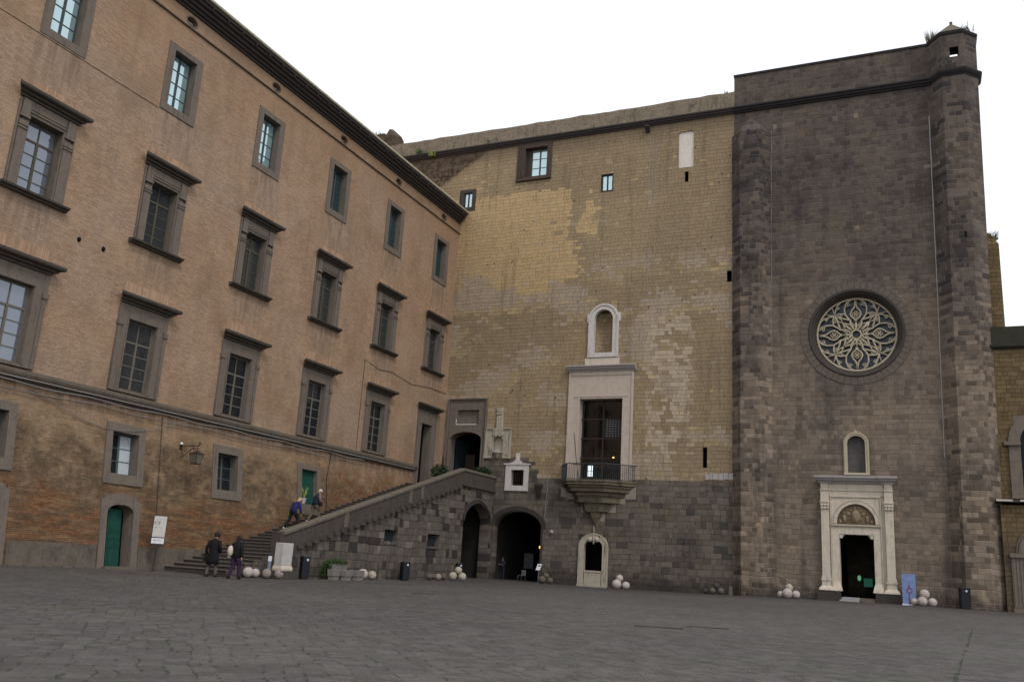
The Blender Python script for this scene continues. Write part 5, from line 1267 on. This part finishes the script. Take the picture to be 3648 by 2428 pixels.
strokes([(-.27,-.2,2.24,2.30),(-.25,-.23,2.16,2.24),(-.2,-.08,2.30,2.315),(-.08,-.055,2.18,2.32),(-.04,-.02,2.18,2.30),(0,.02,2.24,2.32),(-.2,-.05,2.17,2.182),(-.2,-.17,2.0,2.04),(.05,.09,2.0,2.02),(-.05,.0,2.42,2.43),(.0,.15,2.40,2.41)],'plan_drawing',ink,m_)
mb=MB(); mb.box(-.295,.295,-.008,.0,1.24,1.51); m_=mb.build('lower_panel',M['white'],t); strokes([(-.2,-.13,1.38,1.43),(-.12,.15,1.395,1.41)],'lettering',ink,m_)
# wall lantern
t=empty('wall_lantern',(XL-yb(6.4),36.45,6.4),0,'black wrought iron bracket lantern with glass sides on the brick wall','lantern')
mb=MB(); mb.tube([(0,0,0),(1.3,0,0)],.025,6); mb.tube([(0,0,.0),(0,0,-.62)],.025,6); mb.tube([(.05,0,-.62),(.2,0,-.6),(.95,0,-.08)],.022,6)
def spiral(cx,cz,r0,turns,flip=1):
    return [(cx+flip*(r0*(1-q/30))*math.cos(q/30*turns*6.28),0,cz+(r0*(1-q/30))*math.sin(q/30*turns*6.28)) for q in range(29)]
mb.tube(spiral(.25,-.27,.22,1.6),.018,5); mb.tube(spiral(1.0,-.2,.1,1.4),.015,5); mb.tube(spiral(1.32,.09,.1,1.3),.022,5)
mb.tube([(1.22,0,0),(1.22,0,-.35)],.02,6); mb.box(-.05,.03,-.08,.08,-.65,.08); mb.build('bracket',M['iron'],t)
L0=-.95
mb=MB(); sq=lambda s,z:[(1.22-s,-s,z),(1.22+s,-s,z),(1.22+s,s,z),(1.22-s,s,z)]
mb.loft([sq(.30,L0+.52),sq(.10,L0+.64),sq(.03,L0+.7)]); mb.build('cap',M['iron'],t)
mb=MB(); mb.loft([sq(.17,L0),sq(.26,L0+.52)]); mb.build('glass_body',M['lampglass'],t)
mb=MB()
for a,b in ((-1,-1),(1,-1),(1,1),(-1,1)): mb.tube([(1.22+a*.17,b*.17,L0),(1.22+a*.265,b*.265,L0+.52)],.018,4)
mb.loft([sq(.185,L0-.03),sq(.185,L0+.02)]); mb.build('cage',M['iron'],t)
mb=MB(); mb.lathe([(.09,0),(.07,.06),(.03,.12)],(.05,0,.08),8); mb.build('fitting',M['white'],t)
# cables on the palace
def cable(pts,r,name,mat,lab):
    mb=MB(); mb.tube(pts,r,5); o=mb.build(name,M[mat],None); tag(o,lab,'cable')
px=XL
cable([(px+.26+.02*math.sin(y*3),y,7.80+.04*math.sin(y*1.3)) for y in [12+i*.7 for i in range(61)]],.035,'cable_bundle','cable','thick grey cable bundle fixed under the string course of the palace')
cable([(px+.36,y,8.0+.006*math.sin(y*2.1)) for y in [10+i*1.0 for i in range(52)]],.022,'conduit','palecable','pale straight conduit running along the string course of the palace')
cable([(px+.22,y,7.62-.16*abs(math.sin(y*.41))) for y in [14+i*.6 for i in range(62)]],.022,'hanging_cable','cable','thin grey cable looping just below the bundle on the palace')
cable([(px+.2+.08*s,27+9.5*s,7.7-1.15*math.sin(math.pi*s)**1.1-.0*s) for s in [i/24 for i in range(25)]],.018,'sagging_cable','cable','single slack cable sagging above the barred ground window of the palace')
cable([(px+.03,53.2,8.45),(px+.03,53.2,15.05),(px+.03,55,14.75),(px+.03,57,14.9),(px+.03,60,14.6),(px+.03,63,14.9),(px+.03,65.8,14.95)],.018,'wall_wire','wire','thin dark wire running along the palace wall beneath the sills near the corner')
cable([(px+.45,49.75,8.0),(px-yb(6)+.05,49.75,6),(px-yb(3.6)+.05,49.75,3.8)],.03,'drain_pipe','wire','thin dark pipe running down to the stairs right of the small green door')
cable([(px-yb(z)+.05,35.0-.0*z,z) for z in (7.7,5,2.6)],.018,'wall_conduit','wire','thin vertical conduit on the brick wall above the information sign')
# banner
t=empty('banner_stand',(-.72,64.6,zg(-.7,64.6)),R(4),'tall pale blue roll-up banner with a round medallion left of the white balls','banner')
mb=MB(); mb.box(-.40,.40,0,.02,.08,1.95); bn=mb.build('banner_cloth',M['blue'],t); mb=MB(); mb.box(-.44,.44,-.08,.10,0,.08); mb.build('foot',M['white'],t)
med=flat('medallion_ink',(.16,.06,.13),.7)
mb=MB(); mb.lathe_y([(.10,-.002),(.10,-.006),(.19,-.006),(.19,-.002)],.02,.9,24); mb.poly([(-.05,-.006,1.1),(.08,-.006,1.1),(.04,-.006,1.3),(.015,-.006,1.42),(-.02,-.006,1.3)]); mb.poly([(-.03,-.006,.7),(.05,-.006,.7),(.02,-.006,.5),(.08,-.006,.3),(.06,-.006,.1),(-.02,-.006,.1),(-.06,-.006,.4)]); mb.build('medallion',med,bn)
mb=MB(); mb.box(-.1,.1,-.006,-.002,1.66,1.685); mb.box(-.16,.16,-.006,-.002,1.6,1.62); mb.box(-.12,.12,-.006,-.002,1.54,1.555); mb.build('lettering',flat('pale_ink',(.3,.38,.6),.7),bn)
# sign stand before the arch
t=empty('sign_stand',(-26.3,64.3,zg(-26.3,64.3)),R(0),'small white tilted notice on a thin grey stand at the archway','sign stand')
mb=MB(); mb.tube([(0,0,0),(0,0,1.0)],.03,6); mb.box(-.18,.18,-.18,.18,0,.03); mb.build('stand',M['railpale'],t)
mb=MB(); mb.loft([[(-.2,-.1,.96),(.14,-.1,.96),(.14,-.08,.96),(-.2,-.08,.96)],[(-.12,.08,1.42),(.22,.08,1.42),(.22,.10,1.42),(-.12,.10,1.42)]]); p_=mb.build('panel',M['white'],t)
mb=MB(); mb.box(-.02,.14,-.02,-.0,1.24,1.34); mb.build('lettering',flat('notice_blue',(.12,.14,.35),.7),p_)
# chair and board in the arch
t=empty('chair',(-29.9,69.5,-.05),R(-25),'white plastic chair standing in the dark archway','chair')
mb=MB(); mb.box(-.25,.25,-.22,.22,.42,.46); mb.build('seat',M['greymarble'],t); mb=MB(); mb.box(-.25,.25,.2,.24,.46,.88); mb.build('backrest',M['greymarble'],t)
for a,b in ((-1,-1),(1,-1),(1,1),(-1,1)):
    mb=MB(); mb.tube([(a*.22,b*.19,.42),(a*.25,b*.22,0)],.02,5); mb.build('leg',M['greymarble'],t)
t=empty('notice_board',(-30.2,71.5,-.05),0,'pale notice board standing inside the archway','notice board')
mb=MB(); mb.box(-.42,.42,0,.04,1.0,2.25); mb.build('panel',flat('board_grey',(.10,.10,.11),.7),t)
for s in (-1,1):
    mb=MB(); mb.tube([(s*.38,.05,1.0),(s*.38,.12,0)],.02,5); mb.build('leg',M['trimdark'],t)
# ramp at portal door
mb=MB(); a=zg(PX,65)
mb.poly([(PX-1.12,64.35,a+.01),(PX+.12,64.35,a+.01),(PX+.12,65.55,.44),(PX-.9,65.55,.44)]); mb.poly([(PX-1.12,64.35,a-.05),(PX+.12,64.35,a-.05),(PX+.12,65.55,a-.05),(PX-.9,65.55,a-.05)])
mb.poly([(PX+.12,64.35,a+.01),(PX+.12,65.55,.44),(PX+.12,65.55,a-.05),(PX+.12,64.35,a-.05)]); mb.poly([(PX-1.12,64.35,a+.01),(PX-.9,65.55,.44),(PX-.9,65.55,a-.05),(PX-1.12,64.35,a-.05)])
tag(mb.build('ramp',flat('ramp_metal',(.22,.22,.225),.6)),'grey sloping access ramp at the left side of the portal doorway','ramp')
# drain slots and covers
for x,y,l,lab in ((-6.0,22.7,1.2,'rusty narrow drain slot in the paving, left of the pair'),(-5.15,24.4,1.1,'rusty narrow drain slot in the paving, right of the pair'),(-17.4,31.0,.9,'flat round edged manhole cover set in the paving, centre left')):
    mb=MB(); z=zg(x,y)+.016
    mb.box(-l/2,l/2,-.035,.035,-.03,.006); o=mb.build('drain_cover',stone('rusty_iron',(.060,.044,.038),.3,8,.8) ,None,loc=(x,y,z),rot=(0,0,R(18))); tag(o,lab,'drain cover','drain covers in the paving')
mb=MB(); prev=None; y=14.0
while y<34.5:
    x=.43+(y-16.4)*.0575+rnd.uniform(-.02,.02); wd=rnd.uniform(.006,.028) if rnd.random()<.8 else .002; cur=(x,y,wd)
    if prev: mb.quad(*[(a,b,zg(a,b)+.013+.012*math.sin(a*1.7+b*.9)*math.sin(b*1.1-a*.6)) for a,b in ((prev[0]-prev[2],prev[1]),(prev[0]+prev[2],prev[1]),(cur[0]+cur[2],cur[1]),(cur[0]-cur[2],cur[1]))])
    prev=cur; y+=rnd.uniform(.12,.35)
tag(mb.build('moss_seam',M['moss']),'moss growing along the paving seam at right','moss',kind='stuff')
mb=MB()
for k in range(150):
    r_=rnd.uniform(8,26); az=R(rnd.uniform(-50,0)); x,y=math.sin(az)*r_,math.cos(az)*r_
    d=R(-43.5) if rnd.random()<.5 else R(46.5); 
    for q in range(3): leaves(mb,(x+math.sin(d)*.07*q,y+math.cos(d)*.07*q,zg(x,y)+.015),(.03,.03,.006),5,.008)
tag(mb.build('joint_grass',M['moss']),'sparse grass and moss in the paving joints','grass',kind='stuff')
# rubble fragments at wall foot
for x,y,s,lab in ((-12.1,65.0,.35,'pale broken stone standing by the buttress foot'),(-31.0,49.5,.3,'small pale stone fragment under the stair wall')):
    mb=MB(); mb.loft([[(-s*.4,-s*.3,0),(s*.4,-s*.25,0),(s*.35,s*.3,0),(-s*.35,s*.3,0)],[(-s*.3,-s*.2,s*1.8),(s*.2,-s*.25,s*1.9),(s*.25,s*.2,s*1.7),(-s*.25,s*.2,s*1.6)]]); tag(mb.build('stone_fragment',M['coping'],None,loc=(x,y,zg(x,y)-.02),bevel=.02),lab,'stone')

# ------------------------------------------------------------------ people
def skin_obj(name,nodes,edges,mat,parent,sub=2,fat=1.0):
    idx={k:i for i,k in enumerate(nodes)}
    me=bpy.data.meshes.new(name+'_src'); me.from_pydata([v[0] for v in nodes.values()],[(idx[a],idx[b]) for a,b in edges],[])
    o=bpy.data.objects.new(name+'_src',me); COL.objects.link(o)
    sk=o.modifiers.new('s','SKIN'); sd=o.modifiers.new('d','SUBSURF'); sd.levels=sub
    for i,v in enumerate(nodes.values()):
        r_=v[1]; r_=(r_,r_) if not isinstance(r_,tuple) else r_; me.skin_vertices[0].data[i].radius=(r_[0]*fat,r_[1]*fat)
        me.skin_vertices[0].data[i].use_root=(i==0)
    dg=bpy.context.evaluated_depsgraph_get(); dg.update()
    m2=bpy.data.meshes.new_from_object(o.evaluated_get(dg)); m2.name=name
    bpy.data.objects.remove(o)
    m2.materials.clear(); m2.materials.append(mat)
    for p in m2.polygons: p.use_smooth=True
    q=bpy.data.objects.new(name,m2); COL.objects.link(q); q.parent=parent; return q
def person(loc,rz,scale,lab,P,mats):
    """P: pose dict of joint positions (metres, facing +Y)"""
    t=empty('person',loc,rz,lab,'person'); t.scale=(scale,)*3
    J=dict(pelvis=(0,0,.94),belly=(0,.0,1.10),chest=(0,.0,1.32),neck=(0,.0,1.49),head0=(0,.03,1.56),
      shL=(-.19,0,1.42),elL=(-.25,-.02,1.14),wrL=(-.25,.06,.90),shR=(.19,0,1.42),elR=(.25,-.02,1.14),wrR=(.25,.06,.90),
      hpL=(-.10,0,.90),knL=(-.11,.02,.50),anL=(-.11,-.03,.09),hpR=(.10,0,.90),knR=(.11,.02,.50),anR=(.11,-.03,.09)); J.update(P)
    V={k:Vector(v) for k,v in J.items()}
    hd=(V['head0']-V['neck']).normalized(); 
    def limb_nodes(a):  # add mid points for taper
        return a
    N={'pelvis':(V['pelvis'],(.15,.11)),'belly':(V['belly'],(.135,.10)),'chest':(V['chest'],(.16,.11)),'neck':(V['neck'],.055),'head0':(V['head0'],.06)}
    E=[('pelvis','belly'),('belly','chest'),('chest','neck'),('neck','head0')]
    N['skull']=(V['head0']+hd*.09,.088); N['crown']=(V['head0']+hd*.17,.070); E+=[('head0','skull'),('skull','crown')]
    for s in 'LR':
        N['sh'+s]=(V['sh'+s],.062); N['el'+s]=(V['el'+s],.043); N['wr'+s]=(V['wr'+s],.028); E+=[('chest','sh'+s),('sh'+s,'el'+s),('el'+s,'wr'+s)]
        d=(V['wr'+s]-V['el'+s]).normalized(); N['pm'+s]=(V['wr'+s]+d*.07,(.038,.02)); E.append(('wr'+s,'pm'+s))
        sd=Vector((0,1,0)); 
        for k in range(4):
            off=sd*(-.03+.02*k); ln=(.085,.095,.09,.07)[k]
            N[f'f{s}{k}a']=(V['wr'+s]+d*.10+off,.0095); N[f'f{s}{k}b']=(V['wr'+s]+d*(.10+ln*.6)+off+Vector((0,.008,0)),.0085); N[f'f{s}{k}c']=(V['wr'+s]+d*(.10+ln)+off+Vector((0,.02,.006)),.007)
            E+=[('pm'+s,f'f{s}{k}a'),(f'f{s}{k}a',f'f{s}{k}b'),(f'f{s}{k}b',f'f{s}{k}c')]
        N['th'+s]=(V['wr'+s]+d*.06+sd*.05,.010); N['th2'+s]=(V['wr'+s]+d*.10+sd*.065,.008); E+=[('wr'+s,'th'+s),('th'+s,'th2'+s)]
        N['hp'+s]=(V['hp'+s],.095); N['kn'+s]=(V['kn'+s],.058); N['an'+s]=(V['an'+s],.040); N['toe'+s]=(V['an'+s]+Vector(P.get('toe'+s,(0,.15,-.05))),.032)
        mid=(V['kn'+s]*.65+V['an'+s]*.35)+Vector((0,-.015,0)); N['cf'+s]=(mid,.056)
        E+=[('pelvis','hp'+s),('hp'+s,'kn'+s),('kn'+s,'cf'+s),('cf'+s,'an'+s),('an'+s,'toe'+s)]
    body=skin_obj('body',N,E,M['skin'],t,2,.98)
    # face: nose, ears, eyes, mouth
    hc=V['head0']+hd*.09; fy=Vector((0,1,0))-hd*hd.y; fy.normalize(); fx=fy.cross(hd)
    mb=MB()
    def bl(p,r_,sz=1): mb.ball(tuple(p),r_,8,6,sz)
    bl(hc+fy*.092-hd*.012,.014,1.5); bl(hc+fx*.086,.018,1.5); bl(hc-fx*.086,.018,1.5); bl(hc+fy*.08-hd*.05,.02,.5)
    mb.build('face_features',M['skin'],t,True)
    mb=MB(); bl(hc+fy*.083+fx*.032+hd*.012,.010); bl(hc+fy*.083-fx*.032+hd*.012,.010); mb.build('eyes',M['darkhair'],t,True)
    # hair
    if mats.get('hair'):
        mb=MB(); mb.ball((0,0,0),.112,16,12,1.05); h=mb.build('hair',M[mats['hair']],t,True); h.location=hc+hd*.028-fy*.022; h.rotation_euler=(-math.asin(max(-1,min(1,hd.y))),0,0)
        if mats.get('longhair'):
            for v_ in h.data.vertices:
                if v_.co.z<-.02: v_.co.z=v_.co.z*2.1; v_.co.y=v_.co.y*.8-.015
        else:
            for v_ in h.data.vertices:
                if v_.co.z<-.04 and v_.co.y>-.02: v_.co.z=-.03
    if mats.get('hat'):
        mb=MB(); mb.lathe([(.115,-.01),(.128,.03),(.125,.065),(.08,.09),(.01,.10)],(0,0,0),18); mb.box(-.07,.07,.08,.17,0,.012); h=mb.build('cap',M[mats['hat']],t,True); h.location=hc+hd*.055; h.rotation_euler=(-math.asin(hd.y),0,0)
    def ell(mb,nodes,n=16):     # nodes: (centre, rx, ry), stacked along the body
        rings=[]
        for i_,(c_,rx,ry) in enumerate(nodes):
            a=Vector(nodes[max(i_-1,0)][0]); b=Vector(nodes[min(i_+1,len(nodes)-1)][0]); d=(b-a).normalized(); ex=Vector((1,0,0)); ex=(ex-d*ex.dot(d)).normalized(); ey=d.cross(ex)
            rings.append([Vector(c_)+ex*rx*math.cos(2*math.pi*k/n)+ey*ry*math.sin(2*math.pi*k/n) for k in range(n)])
        mb.loft(rings)
    # trousers: seat and two tapering legs, one mesh
    mb=MB(); pv=V['pelvis']; up_=Vector((0,0,1))
    ell(mb,[(pv-up_*.14,.13,.11),(pv-up_*.06,.185,.145),(pv+up_*.06,.18,.14),(pv+up_*.16,.16,.125)])
    for s in 'LR':
        hp,kn,an=V['hp'+s],V['kn'+s],V['an'+s]
        ell(mb,[(hp+up_*.02,.11,.125),(hp*.65+kn*.35,.108,.118),(hp*.3+kn*.7,.090,.098),(kn,.080,.088),(kn*.6+an*.4+Vector((0,-.012,0)),.078,.086),(kn*.2+an*.8,.070,.078),(an-up_*.03,.072,.082)],12)
    mb.build('trousers',M[mats['legs']],t,True)
    for s in 'LR':
        tv=Vector(P.get('toe'+s,(0,.15,-.05))); a=V['an'+s]+Vector((0,.0,-.045)); mb=MB()
        ell(mb,[(a+Vector((0,-.09,0)),.02,.02),(a+Vector((0,-.07,.005)),.045,.045),(a+Vector((0,.0,.01)),.052,.052),(a+Vector((0,.09,0)),.055,.042),(a+Vector((0,.16,-.005)),.045,.034),(a+Vector((0,.19,-.01)),.02,.015)],10)
        mb.build('shoe',M[mats['shoe']],t,True)
    # upper garment
    slv=mats.get('sleeves',mats['top']); mb=MB(); ch,be,nk=V['chest'],V['belly'],V['neck']
    bot=mats.get('hem',.90)
    nodes=[]
    if bot<.85: nodes+=[(pv+Vector((.01,0,bot-.94)),.27,.22),(pv+Vector((0,0,-.22)),.245,.20)]
    nodes+=[(pv+Vector((0,-.0,-.05)),.215,.175),(be-(be-pv)*.45,.20,.165),(be,.195,.16),(be*.5+ch*.5,.21,.165),(ch,.225,.165),(ch*.45+nk*.55,.205,.14),(ch*.2+nk*.8,.13,.105),(nk+hd*.02,.082,.082),(nk+hd*.05,.072,.075)]
    ell(mb,nodes,18)
    def sleeve(mb,s):
        sh,e_,wr=V['sh'+s],V['el'+s],V['wr'+s]; inn=sh*.6+(ch*.4+nk*.6)*.4
        pts=[inn,sh,sh*.5+e_*.5,e_,e_*.5+wr*.5,wr+(wr-e_).normalized()*.01]; mb.tube(pts,[.075,.088,.078,.068,.06,.052],12)
    if slv==mats['top']:
        for s in 'LR': sleeve(mb,s)
    else:
        for s in 'LR':
            m3=MB(); sleeve(m3,s); m3.build('sleeve',M[slv],t,True)
    mb.build(mats.get('topname','jacket'),M[mats['top']],t,True)
    return t
# man in long black coat, seen from behind
t=person((-31.25,34.75,zg(-31.2,34.8)),R(18),1.17,'man in a flat black cap, long black coat and grey trousers walking to the stairs',
 dict(anL=(-.16,-.10,.09),knL=(-.13,.03,.5),anR=(.17,.05,.09),knR=(.13,.05,.5),wrL=(-.30,.02,.88),elL=(-.30,-.04,1.12),wrR=(.22,.14,.98),elR=(.28,-.02,1.14),head0=(0,.05,1.555)),
 dict(legs='greypants',top='blackcoat',shoe='shoed',hair='darkhair',hat='darkhair',hem=.50,topname='coat'))
mb=MB(); mb.loft([[(-.42,-.06,.62),(-.26,-.06,.62),(-.26,.16,.62),(-.42,.16,.62)],[(-.39,-.02,.84),(-.28,-.02,.84),(-.28,.12,.84),(-.39,.12,.84)]])
b=mb.build('handbag',M['blackcoat'],None,bevel=.02); b.matrix_world=Matrix.Translation((-31.25,34.75,zg(-31.2,34.8)))@Matrix.Rotation(R(18),4,'Z')@Matrix.Scale(1.17,4); tag(b,'small black bag held by the man in the long coat','bag')
# woman with cream bag
lw=(-29.35,34.2,zg(-29.35,34.2))
t=person(lw,R(12),1.12,'woman with dark hair, black jacket and purple trousers walking to the stairs',
 dict(anL=(-.20,-.16,.11),knL=(-.12,.02,.52),anR=(.14,.12,.10),knR=(.12,.12,.5),wrL=(-.26,.16,1.0),elL=(-.29,-.02,1.12),wrR=(.27,-.06,.93),elR=(.27,-.08,1.15)),
 dict(legs='purple',top='blackcoat',shoe='shoed',hair='darkhair',longhair=1))
mb=MB(); mb.ball((-.25,-.10,1.14),.13,14,10,1.75); mb.tube([(-.3,-.08,.92),(-.33,.05,.84)],[.07,.04],8); b=mb.build('shoulder_bag',M['bagcream'],None,True); b.matrix_world=Matrix.Translation(lw)@Matrix.Rotation(R(12),4,'Z')@Matrix.Scale(1.12,4); tag(b,'cream shoulder bag carried by the woman in purple trousers','bag')
# woman in blue climbing
lw=(-34.7,44.9,2.52)
t=person(lw,R(-8),1.17,'blonde woman in a blue jumper and dark trousers leaning forward up the stairs',
 dict(pelvis=(0,.05,.93),belly=(0,.12,1.08),chest=(0,.24,1.26),neck=(0,.33,1.40),head0=(0,.39,1.46),shL=(-.18,.24,1.36),shR=(.18,.26,1.36),elL=(-.24,.22,1.08),wrL=(-.20,.30,.86),elR=(.26,.30,1.08),wrR=(.22,.40,.86),
  hpL=(-.10,.05,.9),hpR=(.10,.05,.9),knL=(-.12,-.02,.50),anL=(-.14,-.30,.09),knR=(.12,.32,.60),anR=(.12,.28,.24)),
 dict(legs='darktr',top='bluejumper',shoe='shoe',hair='blond',longhair=1,topname='jumper'))
mb=MB(); mb.ball((-.28,.08,.80),.10,10,8,1.3); b=mb.build('shoulder_bag',M['yellow'],None,True); b.matrix_world=Matrix.Translation(lw)@Matrix.Rotation(R(-12),4,'Z')@Matrix.Scale(1.1,4); tag(b,'small yellow green bag at the side of the climbing blonde woman','bag')
# man in vest climbing
lw=(-34.55,46.9,3.06)
t=person(lw,R(-16),1.2,'white haired man in a navy vest and khaki trousers climbing the stairs',
 dict(pelvis=(0,.02,.94),belly=(0,.05,1.1),chest=(0,.10,1.30),neck=(0,.16,1.46),head0=(0,.21,1.53),shL=(-.20,.08,1.40),shR=(.20,.10,1.40),elL=(-.27,.10,1.14),wrL=(-.20,.26,1.02),elR=(.30,.06,1.14),wrR=(.24,.26,1.02),
  knL=(-.12,-.04,.50),anL=(-.13,-.28,.09),knR=(.12,.24,.60),anR=(.12,.20,.24)),
 dict(legs='khaki',top='navy',sleeves='greysleeve',shoe='shoe',hair='whitehair',topname='vest'))
mb=MB(); mb.box(.20,.40,.10,.24,.86,1.10); b=mb.build('shoulder_bag',flat('maroon_bag',(.03,.012,.016),.8),None,bevel=.04); b.matrix_world=Matrix.Translation(lw)@Matrix.Rotation(R(-22),4,'Z')@Matrix.Scale(1.16,4); tag(b,'dark maroon bag at the hip of the white haired man','bag')
# man in the arch, facing the courtyard
t=person((-30.2,66.3,-.03),R(170),1.0,'man in dark clothes standing with folded arms inside the round archway',
 dict(wrL=(.05,.20,1.18),elL=(-.24,.10,1.16),wrR=(-.05,.19,1.14),elR=(.24,.10,1.14),anL=(-.14,0,.09),anR=(.14,0,.09)),dict(legs='darktr',top='darktr',shoe='shoed',hair='darkhair'))

# ------------------------------------------------------------------ world, sun, camera
w=bpy.data.worlds.new('World'); sc.world=w; w.use_nodes=True; nt=w.node_tree; nt.nodes.clear()
el,rot=R(50),R(128)
sky=nt.nodes.new('ShaderNodeTexSky'); sky.sky_type='NISHITA'; sky.sun_disc=False; sky.sun_elevation=el; sky.sun_rotation=rot
b1=nt.nodes.new('ShaderNodeBackground'); nt.links.new(sky.outputs[0],b1.inputs[0]); b1.inputs[1].default_value=.05
tc=nt.nodes.new('ShaderNodeTexCoord'); nz=nt.nodes.new('ShaderNodeTexNoise'); nz.inputs['Scale'].default_value=1.6; nz.inputs['Detail'].default_value=4; nt.links.new(tc.outputs['Generated'],nz.inputs['Vector'])
mr=nt.nodes.new('ShaderNodeMapRange'); mr.inputs[3].default_value=.93; mr.inputs[4].default_value=1.05; nt.links.new(nz.outputs['Fac'],mr.inputs[0])
b2=nt.nodes.new('ShaderNodeBackground'); b2.inputs[0].default_value=(.985,.99,1,1); nt.links.new(mr.outputs[0],b2.inputs[1])
ad=nt.nodes.new('ShaderNodeAddShader'); nt.links.new(b1.outputs[0],ad.inputs[0]); nt.links.new(b2.outputs[0],ad.inputs[1])
wo=nt.nodes.new('ShaderNodeOutputWorld'); nt.links.new(ad.outputs[0],wo.inputs[0])
sl=bpy.data.lights.new('sun','SUN'); sl.energy=1.25; sl.angle=R(14); sl.color=(1,.96,.9)
so=bpy.data.objects.new('sun',sl); COL.objects.link(so)
# direction the light comes from: azimuth rot measured so that it matches the sky texture
sd=Vector((math.sin(rot)*math.cos(el),math.cos(rot)*math.cos(el),math.sin(el))); 
so.rotation_euler=sd.to_track_quat('Z','Y').to_euler(); so.location=(10,-10,60)

yaw,pit,rol=R(24.7476),R(13.9255),R(-3.4460)
Rm=Matrix.Rotation(yaw,3,'Z')@Matrix.Rotation(pit,3,'X')@Matrix.Rotation(rol,3,'Y')
cam=bpy.data.cameras.new('camera'); co=bpy.data.objects.new('camera',cam); COL.objects.link(co)
right,fwd,up=Rm@Vector((1,0,0)),Rm@Vector((0,1,0)),Rm@Vector((0,0,1))
mw=Matrix((( right.x,up.x,-fwd.x,0),(right.y,up.y,-fwd.y,0),(right.z,up.z,-fwd.z,1.353),(0,0,0,1)))
co.matrix_world=mw
cam.sensor_width=36; cam.lens=31.332; cam.clip_end=3000; cam.clip_start=.1
sc.camera=co
sc.view_settings.view_transform='Standard'; sc.view_settings.look='None'; sc.view_settings.exposure=0
